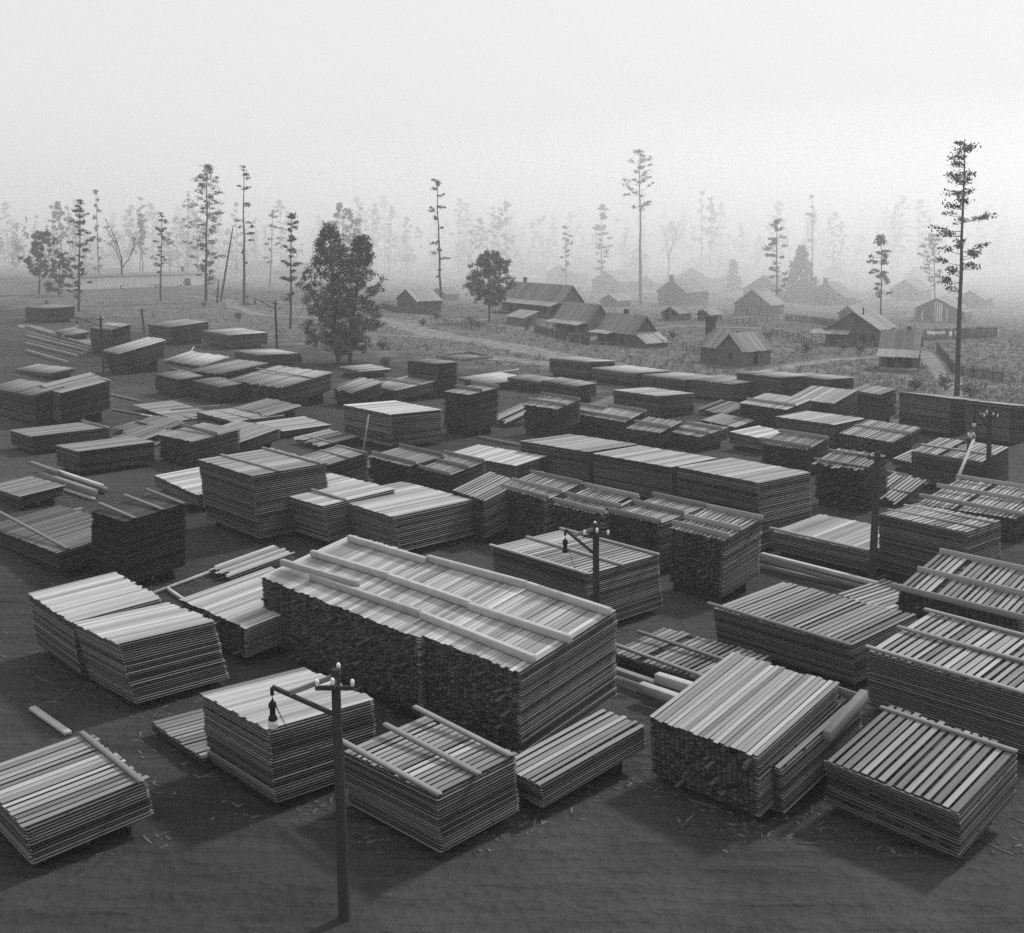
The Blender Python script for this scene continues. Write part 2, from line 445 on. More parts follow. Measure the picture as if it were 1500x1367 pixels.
    (-6.81, 76.09, 2.02, -0.03, 4.76, 0.004, 3.18, 0.104, 'e', 0, 0.45, [0.15, 0.95], 'small dark-ended stack with two battens below the white-topped stack'),
    (-3.99, 74.26, 1.75, 0.10, 4.15, 0.016, 3.33, 0.155, 'e', 1, 0.55, [0.0, 0.5, 0.95], 'small open-slatted stack with three battens near the middle'),
    (0.58, 78.81, 1.50, -0.07, 7.57, -0.027, 2.95, 0.098, 'l', 0, 0.95, [], 'low bright-topped stack left of the long lit row'),
    (-1.30, 63.32, 2.66, 0.01, 2.98, 0.060, 2.90, 0.230, 'e', 1, 0.6, [], 'dark-ended stack with evenly slatted bare top right of the big pale stack'),
    (2.16, 62.21, 2.97, 0.04, 3.82, 0.039, 2.97, 0.178, 'e', 1, 0.55, [0.02, 0.4, 0.95], 'dark-ended stack with three heavy battens above the centre'),
    (5.14, 59.51, 2.79, -0.05, 3.85, -0.012, 3.05, 0.172, 'e', 1, 0.6, [0.03, 0.4, 0.95], 'dark-ended stack with wide open slats and three battens at centre'),
    (7.96, 57.40, 2.86, -0.08, 3.58, -0.011, 3.89, 0.075, 'e', 1, 0.5, [0.0, 0.5, 0.97], 'dark-ended stack with fine slats left of the tall dark-faced one'),
    (10.43, 52.82, 3.25, 0.08, 3.35, 0.007, 3.10, 0.172, 'e', 1, 0.65, [0.08, 0.42, 0.97], 'tall dark-faced stack with white slats and three battens, right of the centre lamp post'),
    (3.46, 48.13, 3.01, -0.40, 6.23, 0.001, 4.98, -0.012, 'l', 1, 0.65, [0.0, 0.45, 0.98], 'stack with open slats and three long boards behind the centre lamp post'),
    (8.01, 41.15, 0.85, -0.09, 5.55, -0.041, 3.54, 0.050, 'l', 1, 0.45, [0.02, 0.55], 'low broad slatted pile in the lane right of the longest roofed stack'),
    (13.33, 42.07, 2.02, -0.46, 6.59, -0.012, 5.24, 0.003, 'l', 1, 0.5, [0.0], 'broad dark-sided stack with evenly striped top at lower right'),
    (21.55, 45.37, 1.90, -0.21, 5.67, 0.013, 4.14, 0.230, 'e', 1, 0.6, [0.0, 0.45, 0.97], 'stack with hanging board ends at the right edge'),
    (17.63, 35.81, 2.60, -0.29, 6.17, -0.012, 4.71, 0.080, 'l', 1, 0.65, [0.0, 0.5, 0.97], 'wide-slatted lined stack at the lower right edge'),
    (18.69, 56.74, 1.58, -0.20, 5.86, -0.011, 4.85, 0.025, 'l', 0, 0.75, [0.0], 'low flat stack with pale boards left of the bare thick pole'),
    (18.23, 49.11, 0.70, -0.08, 3.82, 0.060, 4.36, -0.046, 'e', 1, 0.8, [], 'low pile of pale boards showing behind the broad striped stack'),
    (7.48, 32.03, 2.40, -0.26, 4.24, -0.030, 4.46, 0.226, 'e', 2, 0.75, [], 'steeply sloping lean stack of narrow boards at the bottom right'),
    (8.26, 32.26, 1.90, -0.21, 2.30, 0.000, 4.60, 0.200, 'e', 1, 0.5, [0.97], 'narrow stack half hidden by the steep one, with a thick timber on its edge'),
    (12.69, 29.85, 1.80, -0.20, 4.23, 0.016, 3.75, 0.171, 'l', 1, 0.55, [0.97], 'wide-board slatted stack at the bottom right corner behind a long timber'),
    (0.99, 32.56, 1.20, -0.13, 1.90, 0.000, 4.90, 0.080, 'l', 1, 0.6, [], 'low slatted pile at the bottom beside the end of the longest roofed stack'),
    (-2.03, 30.09, 2.20, -0.24, 4.55, -0.060, 3.10, 0.050, 'l', 1, 0.65, [0.0, 0.5, 0.97], 'stack cut by the bottom of the view with two raised boards on its slats'),
    (-43.97, 103.32, 3.01, 0.04, 12.00, -0.040, 2.90, 0.206, 'l', 0, 0.4, [], 'dark tall stack at the left edge beside the batten-topped one'),
    (-41.59, 103.41, 3.19, 0.10, 4.94, 0.060, 4.87, 0.160, 'l', 0, 0.5, [0.0, 0.97], 'dark tall stack with two crossing battens left of the nearest far lamp post'),
    (-48.93, 141.63, 2.86, 0.10, 5.11, 0.009, 6.04, 0.208, 'r', 0, 0.75, [], 'pale-topped stack with ragged ends right of the far left lamp post'),
    (-57.78, 163.68, 3.90, -0.02, 7.73, -0.023, 2.90, 0.230, 'l', 0, 0.5, [0.4], 'dark stack behind the far left lamp post'),
    (-53.71, 178.61, 3.05, 0.01, 7.96, -0.005, 6.57, 0.079, 'l', 0, 0.5, [], 'dark boxy stack at the far end of the left yard'),
    (-42.75, 172.31, 2.32, -0.03, 8.62, 0.022, 6.58, 0.003, 'l', 0, 0.8, [], 'pale-topped boxy stack right of the dark one at the far end of the left yard'),
    (-33.37, 150.02, 1.69, -0.36, 6.87, 0.017, 6.51, -0.045, 'l', 0, 0.75, [], 'pale flat-topped stack by the foot of the far lamp post near the big tree'),
    (-91.36, 223.29, 2.97, 0.10, 12.00, -0.026, 5.48, 0.055, 'l', 0, 0.4, [], 'dark block of lumber farthest away at the left edge'),
    (-73.23, 187.90, 0.90, -0.10, 6.98, 0.051, 3.27, 0.115, 'r', 0, 0.4, [], 'small heap of boards by the tramway at far left'),
    (-22.86, 113.91, 2.32, 0.07, 11.10, -0.019, 5.85, 0.167, 'r', 0, 0.6, [0.6], 'wide slant-roofed stack with shaggy ragged ends below the big leafy tree'),
    (-31.71, 123.61, 2.51, 0.09, 6.80, -0.022, 5.80, 0.117, 'r', 0, 0.4, [], 'ragged grey stack left of the shaggy wide one'),
    (-35.88, 121.54, 2.09, 0.09, 5.55, 0.016, 2.90, 0.060, 'l', 0, 0.35, [], 'small dark stack of short boards at left centre'),
    (-30.43, 117.60, 1.81, 0.07, 6.00, 0.025, 2.90, 0.060, 'l', 0, 0.35, [], 'small dark stack beside the ragged grey one'),
    (-55.84, 136.45, 0.90, -0.10, 12.00, -0.042, 2.90, 0.142, 'l', 0, 0.5, [], 'low grey pile at the left edge by the tramway'),
    (-14.14, 56.21, 0.50, -0.06, 2.53, -0.060, 3.60, 0.123, 'r', 1, 0.8, [], 'small heap of pale boards behind the wedged pale stack'),
    (0.00, 102.79, 0.60, -0.07, 2.50, 0.060, 4.00, 0.230, 'r', 1, 0.8, [], 'low heap of bright loose boards right of the lone narrow dark stack'),
    (25.61, 72.07, 0.50, -0.06, 2.50, 0.060, 3.60, 0.230, 'r', 1, 0.6, [0.4], 'jumbled low heap of boards behind the wide lined stack at right'),
    (-40.06, 147.53, 0.60, -0.07, 11.13, -0.009, 3.60, 0.230, 'r', 1, 0.95, [], 'bright heap of loose boards between ragged stacks at far left'),
    (-15.56, 91.82, 0.45, -0.05, 4.37, 0.023, 3.60, 0.084, 'r', 1, 0.55, [0.3], 'low spread of grey boards before the white-topped stack, left of it'),
    (-22.79, 106.10, 0.70, -0.08, 6.43, 0.009, 3.60, 0.141, 'r', 0, 0.35, [], 'dark low board heap behind the low wide stack'),
    (9.45, 110.07, 0.60, -0.07, 2.50, 0.060, 3.60, 0.166, 'r', 1, 0.5, [], 'low board heap right of the weathered stack with stakes'),
    (21.24, 108.15, 0.50, -0.06, 3.55, 0.036, 3.60, 0.134, 'r', 1, 0.4, [], 'dark low heap before the far row of stacks'),
    (-31.58, 92.38, 0.40, -0.04, 4.02, -0.006, 3.60, 0.230, 'r', 1, 0.45, [], 'small low heap of boards right of the long low dark stack'),
    (-31.19, 95.63, 0.50, -0.06, 5.89, -0.007, 3.60, 0.230, 'r', 1, 0.4, [0.5], 'low dark heap of boards between the left stacks'),
    (-9.33, 81.63, 0.50, -0.06, 2.57, 0.060, 3.60, 0.230, 'r', 1, 0.4, [], 'low dark boards lying behind the big pale stack'),
]
ROOF_TIMBERS = [
    ((-7.25, 49.72, 4.09), (-3.49, 45.74, 4.20), 'upper far timber on the longest roofed stack, at its left end'),
    ((-3.39, 45.98, 4.25), (0.66, 41.91, 4.41), 'upper middle timber along the far edge of the longest roofed stack'),
    ((0.71, 41.83, 4.41), (3.59, 38.56, 4.47), 'timber at the upper right end of the longest roofed stack'),
    ((-8.74, 48.61, 3.71), (-4.96, 44.79, 3.85), 'middle timber at the left end of the longest roofed stack'),
    ((-4.93, 44.71, 3.85), (-1.41, 40.87, 3.95), 'middle timber at the centre of the longest roofed stack'),
    ((-1.51, 40.85, 3.93), (2.12, 37.00, 4.05), 'middle timber at the right end of the longest roofed stack'),
    ((-9.91, 47.73, 3.42), (-6.10, 44.04, 3.58), 'short raised timber at the lower left end of the longest roofed stack'),
    ((-8.34, 45.96, 3.45), (-3.34, 40.81, 3.63), 'lower timber at the left half of the longest roofed stack'),
    ((-3.28, 40.71, 3.63), (0.84, 36.03, 3.72), 'lower timber at the right half of the longest roofed stack'),
]
LOOSE_TIMBERS = [   # from, to, width, height, label
    ((-18.06, 40.70, 0.12), (-15.85, 38.52, 0.12), 0.25, 0.12, 'pale plank lying on the dark ground at lower left'),
    ((13.68, 59.07, 0.75), (18.25, 53.95, 0.75), 0.25, 0.2, 'upper pale beam lying along the lane by the bare pole'),
    ((13.68, 59.06, 0.45), (17.77, 54.23, 0.45), 0.25, 0.2, 'middle beam lying along the lane by the bare pole'),
    ((13.57, 59.02, 0.12), (17.62, 55.14, 0.12), 0.25, 0.2, 'lowest beam lying along the lane by the bare pole'),
    ((4.01, 43.73, 0.50), (5.73, 42.06, 0.50), 0.3, 0.22, 'grey beam beside the low slatted pile in the lane'),
    ((4.00, 43.51, 0.30), (6.43, 41.35, 0.30), 0.25, 0.2, 'pale beam end beside the low slatted pile in the lane'),
    ((5.79, 42.13, 0.75), (7.37, 40.74, 0.75), 0.35, 0.35, 'upper thick squared beam in the lane, brightly lit'),
    ((5.09, 41.55, 0.60), (6.69, 40.03, 0.60), 0.35, 0.35, 'lower thick squared beam in the lane, brightly lit'),
    ((-35.73, 82.68, 0.90), (-32.35, 79.30, 0.90), 0.3, 0.25, 'dark beam at far end of the loose beams beside the left edge'),
    ((-32.77, 80.23, 0.80), (-27.75, 75.35, 0.80), 0.22, 0.2, 'long bright-edged beam on the loose beam heap at left'),
    ((-34.16, 80.68, 0.45), (-28.04, 74.81, 0.45), 0.35, 0.4, 'dark beam in the middle of the loose beam heap at left'),
    ((-33.84, 82.08, 0.30), (-27.87, 76.28, 0.30), 0.35, 0.3, 'dark low beam at the rear of the loose beam heap at left'),
    ((-33.96, 79.66, 0.12), (-28.00, 74.41, 0.12), 0.22, 0.15, 'pale plank lying on the ground in front of the loose beams'),
    ((-17.70, 54.39, 0.15), (-15.87, 57.81, 0.15), 0.12, 0.12, 'thin rail on dark ground behind the left pale stack'),
    ((-17.32, 55.16, 0.15), (-15.77, 53.13, 0.15), 0.12, 0.12, 'short cross rail on dark ground behind the left pale stack'),
    ((-35.95, 108.66, 0.35), (-31.06, 104.27, 0.35), 0.18, 0.14, 'bright plank beside the very low spread of boards'),
    ((-33.61, 110.70, 0.50), (-29.40, 113.37, 0.50), 0.2, 0.1, 'dark thin board over the very low spread of boards'),
    ((27.53, 80.21, 0.30), (28.64, 77.76, 0.30), 0.2, 0.2, 'pale rail lying beside the fuzzy-ended dark stack'),
    ((28.03, 82.33, 0.35), (29.41, 80.21, 0.35), 0.2, 0.2, 'grey rail behind the fuzzy-ended dark stack'),
    ((-29.76, 92.91, 0.30), (-29.54, 96.39, 0.30), 0.2, 0.15, 'dark board between the long low dark stack and small stacks'),
    ((-35.90, 100.85, 0.30), (-35.01, 104.56, 0.30), 0.2, 0.15, 'grey board right of the long low dark stack'),
    ((-5.45, 137.19, 0.30), (1.33, 145.52, 0.30), 0.2, 0.15, 'thin pole behind the low pale board pile'),
    ((-91.90, 214.00, 0.22), (-65.73, 176.42, 0.22), 0.35, 0.42, 'upper long sill of the timber tramway at far left'),
    ((-83.43, 194.07, 0.22), (-62.93, 168.25, 0.22), 0.35, 0.42, 'second long sill of the timber tramway at far left'),
    ((-77.80, 180.81, 0.22), (-62.19, 161.69, 0.22), 0.35, 0.42, 'third long sill of the timber tramway at far left'),
    ((-72.88, 169.23, 0.22), (-60.76, 153.96, 0.22), 0.35, 0.42, 'lowest long sill of the timber tramway at far left'),
    ((-85.00, 197.82, 0.60), (-62.62, 168.56, 0.60), 0.25, 0.2, 'thin raised rail above the second sill of the tramway at far left'),
    ((-78.55, 182.62, 0.60), (-60.80, 160.92, 0.60), 0.25, 0.2, 'thin raised rail above the third sill of the tramway at far left'),
    ((-45.67, 125.39, 0.12), (-39.28, 118.69, 0.12), 0.3, 0.2, 'grey plank lying in the lane before the crossing-batten stack'),
    ((-40.24, 113.10, 0.12), (-33.82, 108.01, 0.12), 0.2, 0.15, 'thin grey plank lying in the lane at left centre'),
    ((-44.64, 147.75, 0.12), (-37.01, 139.25, 0.12), 0.25, 0.2, 'grey beam lying before the ragged stacks at far left'),
    ((-20.44, 97.70, 0.12), (-17.22, 101.87, 0.12), 0.25, 0.2, 'dark beam behind the tallest left stack'),
    ((-29.45, 69.18, 0.10), (-27.87, 71.84, 0.10), 0.2, 0.15, 'grey lath on the lane by the short dark stack end'),
    ((-2.71, 97.70, 0.12), (0.87, 93.85, 0.12), 0.25, 0.2, 'dark beam lying in the lane below the lone narrow dark stack'),
    ((-10.39, 162.32, 0.25), (-6.04, 167.97, 0.25), 0.3, 0.3, 'far pole of the log square on the grass'),
    ((-6.04, 167.97, 0.25), (-2.87, 162.32, 0.25), 0.3, 0.3, 'right pole of the log square on the grass'),
    ((-10.39, 162.32, 0.25), (-7.03, 157.89, 0.25), 0.3, 0.3, 'left pole of the log square on the grass'),
    ((-6.61, 157.04, 0.25), (-2.26, 161.41, 0.25), 0.3, 0.3, 'near pole of the log square on the grass'),
    ((-44.18, 152.45, 0.30), (-45.40, 161.75, 1.60), 0.15, 0.06, 'plank leaning up from the bright heap of loose boards'),
    ((11.67, 35.27, 2.98), (9.91, 33.29, 2.45), .25, .32, 'thick timber on edge of the narrow half hidden stack at bottom'),
]
LEAN_PLANK = ((-11.40, 90.60, 3.23), (-11.98, 91.22, 0.05))
WORKER = (31.78, 76.47, 2.86)
WORKER_PLANK_END = (29.00, 71.37, 2.12)
HOUSES = {
    'H1': (11.2, 237.5, 122, 24.2, 5.3, 3.5, 6.7, 'a'),
    'H1b': (3.0, 218.2, 122, 6.3, 3.0, 1.7, 3.1, 'a'),
    'H2': (13.9, 196.5, 122, 10.2, 4.6, 2.5, 5.3, 'a'),
    'H3': (19.9, 177.5, 122, 9.6, 4.3, 2.2, 4.7, 'a'),
    'H4': (31.4, 150.3, 128, 7.6, 5.4, 2.3, 4.4, 'a'),
    'H5': (58.7, 177.5, 149, 8.5, 10.1, 2.6, 5.4, 'b'),
    'H6': (52.5, 144.3, 155, 4.6, 10.5, 3.0, 4.8, 'a'),
    'H7': (89.7, 224.9, 150, 8.1, 10.5, 2.7, 4.8, 'b'),
    'H8': (82.9, 277.5, 140, 10.4, 6.6, 2.0, 5.6, 'b'),
    'H9': (107.9, 296.9, 140, 7.5, 9.5, 2.9, 5.5, 'b'),
    'H10': (56.5, 243.4, 140, 8.6, 6.5, 2.4, 5.5, 'b'),
    'H11': (73.2, 299.9, 140, 12.1, 8.1, 2.5, 6.4, 'b'),
    'H12': (64.7, 366.2, 140, 12.1, 10.5, 3.3, 6.5, 'b'),
    'H13': (43.3, 274.9, 140, 8.2, 10.5, 3.5, 6.4, 'b'),
    'H14': (32.7, 333.5, 140, 9.9, 10.5, 3.4, 6.5, 'b'),
    'H15': (22.7, 395.3, 140, 12.1, 8.9, 3.6, 6.5, 'b'),
    'H16': (36.3, 501.4, 140, 11.0, 9.9, 3.6, 7.7, 'b'),
    'H17': (9.7, 485.1, 140, 11.5, 10.4, 3.2, 6.6, 'b'),
    'H18': (-20.5, 253.8, 122, 10.3, 5.9, 2.6, 5.0, 'b'),
    'H20': (-109.2, 485.1, 130, 21.9, 9.8, 2.6, 6.0, 'a'),
    'H21': (-79.1, 429.4, 130, 21.4, 8.9, 3.1, 6.4, 'a'),
    'H22': (128.4, 429.4, 140, 9.6, 10.5, 3.1, 6.1, 'b'),
    'H23': (86.3, 501.4, 140, 10.5, 10.5, 3.6, 5.9, 'b'),
    'H24': (98.7, 485.1, 140, 10.6, 10.5, 3.2, 5.7, 'b'),
    'H25': (146.5, 400.6, 140, 6.1, 10.5, 3.1, 5.7, 'b'),
    'H26': (57.5, 501.4, 140, 9.1, 9.4, 3.3, 6.6, 'b'),
    'H27': (-13.6, 501.4, 140, 10.2, 9.3, 3.0, 5.9, 'b'),
    'H28': (89.8, 341.1, 140, 6.7, 9.5, 2.3, 4.2, 'b'),
    'H29': (71.2, 230.1, 145, 3.8, 7.6, 1.5, 2.9, 'b'),
    'H30': (112.7, 267.5, 145, 6.2, 10.5, 2.3, 4.1, 'b'),
    'H31': (34.9, 230.1, 140, 4.1, 4.6, 1.5, 2.7, 'b'),
    'H32': (26.4, 272.4, 140, 5.0, 5.9, 1.6, 3.0, 'b'),
    'H33': (41.2, 230.1, 140, 2.9, 4.5, 1.3, 2.2, 'b'),
    'H34': (45.9, 353.2, 140, 6.4, 6.0, 2.3, 4.2, 'b'),
    'H35': (-16.3, 299.9, 130, 7.7, 3.9, 1.6, 3.1, 'b'),
    'H36': (-180.1, 501.4, 130, 34.5, 10.5, 2.1, 4.5, 'b'),
}
LAMP_POSTS = [   # x, y, height, lean, arm end (x, y, z), label
    (-4.44, 27.65, 6.9, (-6.08, 27.65, 6.42), 'nearest lamp post, its lamp hanging over the pale slat-topped stack'),
    (3.36, 42.17, 6.9, (2.18, 42.17, 6.66), 'lamp post before the open-slatted stack at centre'),
    (-50.52, 139.25, 7.7, (-53.48, 139.25, 7.53), 'far lamp post at the left beside the ragged pale-topped stack'),
    (-33.12, 159.94, 8.4, (-36.02, 159.94, 8.69), 'far lamp post near the big leafy tree'),
    (32.09, 74.13, 6.2, (31.06, 74.13, 6.28), 'lamp post at the right edge beside the worker'),
]
BARE_POLE = (18.72, 56.18, 6.94)
CROSS_POLE = (-65.77, 201.84, 4.42)
TREES = [   # x, y, height, lean x, kind, crown start, radius, density, label
    (-78.9, 294.0, 35.0, 1.6, 'pine', 0.12, 5.2, 230, 'tallest bushy pine at left, branches nearly to the ground'),
    (-65.8, 280.1, 33.6, 1.0, 'pine', 0.3, 2.2, 52, 'slim bare-trunked pine just right of the tallest bushy left pine'),
    (-79.4, 375.4, 25.1, 1.8, 'pine', 0.3, 3.4, 36, 'hazy pine with drooping flat branches left of the big leafy tree'),
    (-40.9, 210.5, 21.0, 0.8, 'pine', 0.22, 1.8, 70, 'slim dark pine with separate tufts beside the big leafy tree'),
    (-75.1, 294.0, 19.2, 3.8, 'snag', 0, 0.0, 0, 'dead leaning trunk without branches between two left pines'),
    (-74.6, 288.3, 5.9, 0.6, 'snag', 0, 0.0, 0, 'short broken dead trunk at the foot of the leaning one'),
    (-90.8, 294.0, 22.4, 1.3, 'pine', 0.33, 2.0, 64, 'small slim pine in front of the long pale shed'),
    (-97.8, 256.0, 24.8, 1.7, 'pine', 0.12, 2.8, 130, 'feathery pine at the left end of the long pale shed'),
    (-125.1, 366.2, 24.1, 0.2, 'bare', 0.25, 6.2, 60, 'bare forked tree before the middle of the long pale shed'),
    (-135.8, 326.2, 18.0, 2.0, 'leafy', 0.3, 4.9, 300, 'spreading broad-crowned tree at far left'),
    (-127.5, 319.2, 11.5, 1.2, 'leafy', 0.1, 3.7, 220, 'low bushy tree beside the spreading broad-crowned one'),
    (-23.3, 153.4, 18.5, -1.0, 'leafy', 0.1, 4.4, 1150, 'left trunk of the big leafy pair, taller and darker crown'),
    (-21.9, 154.2, 17.2, 2.0, 'leafy', 0.1, 3.9, 1000, 'right trunk of the big leafy pair, lower rounded crown'),
    (-51.9, 357.5, 25.9, -0.1, 'leafy', 0.35, 6.1, 300, 'paler leafy tree rising behind the big leafy pair'),
    (-16.8, 280.1, 30.9, -0.8, 'pine', 0.22, 3.1, 54, 'tall sparse pine with few tufts left of the store'),
    (-3.9, 226.6, 13.5, 0.0, 'leafy', 0.28, 5.1, 600, 'round leafy tree standing before the store'),
    (33.1, 282.8, 37.7, -0.8, 'pine', 0.6, 4.1, 80, 'very tall thin pine with crown only at its tip'),
    (27.9, 341.1, 25.5, 0.1, 'pine', 0.2, 2.9, 80, 'hazy pine left of the very tall thin one'),
    (16.2, 319.2, 19.3, -0.1, 'pine', 0.35, 2.1, 46, 'small hazy pine behind the store roof'),
    (47.9, 417.4, 11.8, 0.1, 'leafy', 0.1, 3.8, 150, 'round hazy shrub tree by the foot of the very tall pine'),
    (67.7, 341.1, 9.8, -0.1, 'cedar', 0.05, 2.7, 150, 'small dense conifer among the hazy cabins'),
    (60.5, 253.8, 20.7, -0.7, 'pine', 0.22, 2.6, 80, 'clumpy dark pine beside the dense dark conifer'),
    (76.0, 294.0, 14.5, 0.2, 'cedar', 0.05, 5.3, 420, 'dense wide dark conifer behind the cabins'),
    (73.9, 223.2, 17.3, -0.6, 'pine', 0.3, 2.3, 80, 'clumpy pine behind the gabled cabin at right'),
    (97.8, 258.2, 17.5, -1.2, 'pine', 0.3, 3.1, 80, 'hazy pine just left of the tall right pine'),
    (49.7, 123.6, 27.5, -0.5, 'pine', 0.4, 2.7, 100, 'tallest nearest pine at the right edge'),
    (52.2, 375.4, 26.9, 2.2, 'bare', 0.3, 6.4, 50, 'hazy bare crooked tree right of the very tall thin pine'),
    (87.8, 326.2, 28.1, -1.0, 'pine', 0.55, 2.6, 18, 'ghostly thin pine above the dense dark conifer'),
    (155.7, 429.4, 29.5, -0.9, 'pine', 0.4, 5.2, 40, 'ghostly layered pine left of the tall right pine'),
    (-55.9, 462.6, 29.0, 1.3, 'pine', 0.2, 2.5, 40, 'ghostly narrow pine right of the big leafy pair'),
    (-48.9, 462.6, 28.4, 1.2, 'pine', 0.2, 2.2, 40, 'second ghostly narrow pine right of the big leafy pair'),
    (-20.4, 462.6, 30.9, 0.5, 'pine', 0.2, 3.6, 60, 'ghostly broad pine right of the tall sparse one'),
    (-150.9, 462.6, 31.7, 1.9, 'pine', 0.25, 3.4, 46, 'ghostly pine above the middle of the long pale shed'),
    (-131.3, 462.6, 34.5, 1.6, 'pine', 0.25, 3.1, 40, 'ghostly pine left of the tallest bushy left pine'),
    (14.6, 485.1, 24.3, -0.1, 'leafy', 0.3, 6.5, 160, 'ghostly leafy tree above the store roof'),
    (28.1, 501.4, 26.3, -0.8, 'pine', 0.2, 4.3, 60, 'ghostly pine behind the small hazy pine by the store'),
]
ROADS = [   # name, half width, points
    ('dirt_road', 3.2, [(-30.8, 241.4), (-22.4, 223.2), (-12.6, 197.8), (-2.8, 183.0), (5.6, 167.4), (12.6, 153.4), (18.8, 142.9)]),
    ('dirt_road', 1.6, [(-22.5, 224.9), (-38.2, 237.5), (-54.3, 245.4), (-66.0, 272.4), (-76.9, 306.0), (-91.8, 319.2)]),
    ('path', 1.0, [(-25.4, 199.1), (-17.2, 195.2), (-9.9, 191.4), (-5.0, 183.0)]),
    ('path', 1.3, [(31.0, 142.9), (38.4, 151.8), (46.1, 159.2), (54.1, 162.8)]),
    ('path', 1.6, [(63.4, 170.3), (58.4, 152.6), (53.4, 135.0), (48.5, 121.0)]),
    ('path', 1.5, [(27.5, 210.5), (34.0, 219.9), (40.9, 213.5), (51.8, 210.5)]),
    ('path', 1.3, [(39.0, 299.9), (45.8, 274.9), (53.5, 267.5)]),
    ('sand_patch', 2.2, [(-10.6, 165.5), (-4.5, 163.7), (5.2, 154.2), (6.5, 151.8)]),
    ('sand_patch', 1.5, [(-12.8, 233.8), (-6.2, 228.3), (-3.6, 237.5)]),
    ('tram_lane', 1.6, [(-95.5, 219.9), (-79.3, 199.1), (-65.5, 180.8)]),
]
FENCES = [   # height, points, style, label
    (1.4, [(4.7, 203.2), (9.7, 187.7), (13.0, 179.7)], 'picket', 'dark paling fence in front of the middle porch house'),
    (1.3, [(56.8, 142.9), (58.0, 139.5), (59.8, 135.0)], 'picket', 'picket fence at the right edge beyond the tall right pine'),
    (1.8, [(70.2, 188.9), (75.8, 190.1), (84.3, 193.9)], 'picket', 'board fence behind the washing line'),
    (1.4, [(56.6, 230.1), (60.3, 223.2), (62.9, 213.5)], 'picket', 'hazy paling fence left of the gabled cabin'),
    (1.2, [(21.5, 180.8), (26.9, 173.3), (28.1, 165.5)], 'rail', 'rail fence between the lean-to house and the tall-chimney cabin'),
    (1.2, [(39.1, 230.1), (44.7, 219.9), (55.2, 230.1)], 'rail', 'hazy rail fence below the upright-board gabled cabin'),
    (1.2, [(46.0, 196.5), (48.2, 186.5), (47.5, 173.3)], 'rail', 'rail fence left of the gabled cabin porch'),
    (1.3, [(-30.0, 267.5), (-25.1, 253.8), (-15.6, 245.4)], 'picket', 'hazy paling fence beside the low pale-roofed house'),
    (1.2, [(-12.7, 219.9), (-6.9, 207.5), (-0.6, 201.8)], 'rail', 'rail fence along the dirt road below the round leafy tree'),
    (1.3, [(65.1, 170.3), (59.9, 152.6), (56.8, 142.9)], 'picket', 'short picket fence along the path beside the porch cabin'),
]
WASH = [(69.0, 186.5), (71.7, 184.2), (75.5, 186.5)]
SHRUBS = [(52.7, 167.4), (51.8, 173.3), (50.6, 122.0), (50.1, 127.9), (27.8, 190.1), (46.6, 127.9), (-16.4, 216.6), (-5.8, 210.5), (3.2, 207.5), (42.6, 186.5), (91.5, 230.1), (-16.3, 148.7), (-35.2, 196.5), (-19.5, 173.3), (-7.2, 216.6), (-14.7, 230.1), (43.9, 165.5), (-73.5, 272.4), (-55.2, 230.1)]
SHED = ((-103.6, 385.1), (-136.1, 353.2))
STAKE = (-29.2, 104.8)


# ---------------------------------------------------------------- ground, roads, haze
V = np.array([(-1150, -60, 0), (1150, -60, 0), (1150, 1700, 0), (-1150, 1700, 0)], float)
tag(link('ground', mesh_np('ground', V, [(0, 1, 2, 3)]), M_GROUND), kind='structure')

def strip(name, pts, hw, mat, z):
    P = []
    for (a, b) in zip(pts[:-1], pts[1:]):
        n = max(2, int(math.dist(a, b) / 2.5))
        P += [(a[0] + (b[0] - a[0]) * i / n, a[1] + (b[1] - a[1]) * i / n) for i in range(n)]
    P.append(pts[-1])
    # smooth the bends
    for _ in range(3):
        P = [P[0]] + [((P[i - 1][0] + 2 * P[i][0] + P[i + 1][0]) / 4, (P[i - 1][1] + 2 * P[i][1] + P[i + 1][1]) / 4) for i in range(1, len(P) - 1)] + [P[-1]]
    v, f = [], []
    for i, p in enumerate(P):
        q0, q1 = P[max(i - 1, 0)], P[min(i + 1, len(P) - 1)]
        d = Vector((q1[0] - q0[0], q1[1] - q0[1])).normalized()
        e = min(1.0, 0.3 + 0.35 * min(i, len(P) - 1 - i))
        for s_ in (-1, 1):
            w = hw * e * rnd.uniform(0.7, 1.2) * s_
            v.append((p[0] - d.y * w, p[1] + d.x * w, z))
    for i in range(len(P) - 1):
        f.append((2 * i, 2 * i + 2, 2 * i + 3, 2 * i + 1))
    return tag(link(name, mesh_np(name, v, f), mat), kind='structure')

ROADPTS = []
for i, (nm, hw, pts) in enumerate(ROADS):
    strip(nm, pts, hw, M_LANE if nm in ('lane',) else M_ROAD, 0.006 + 0.004 * i)
    ROADPTS += [(p, hw) for p in pts]
# trodden lanes of the yard run along the rows of stacks
CA, SA = math.cos(R(133)), math.sin(R(133))
CB, SB = math.cos(R(43)), math.sin(R(43))

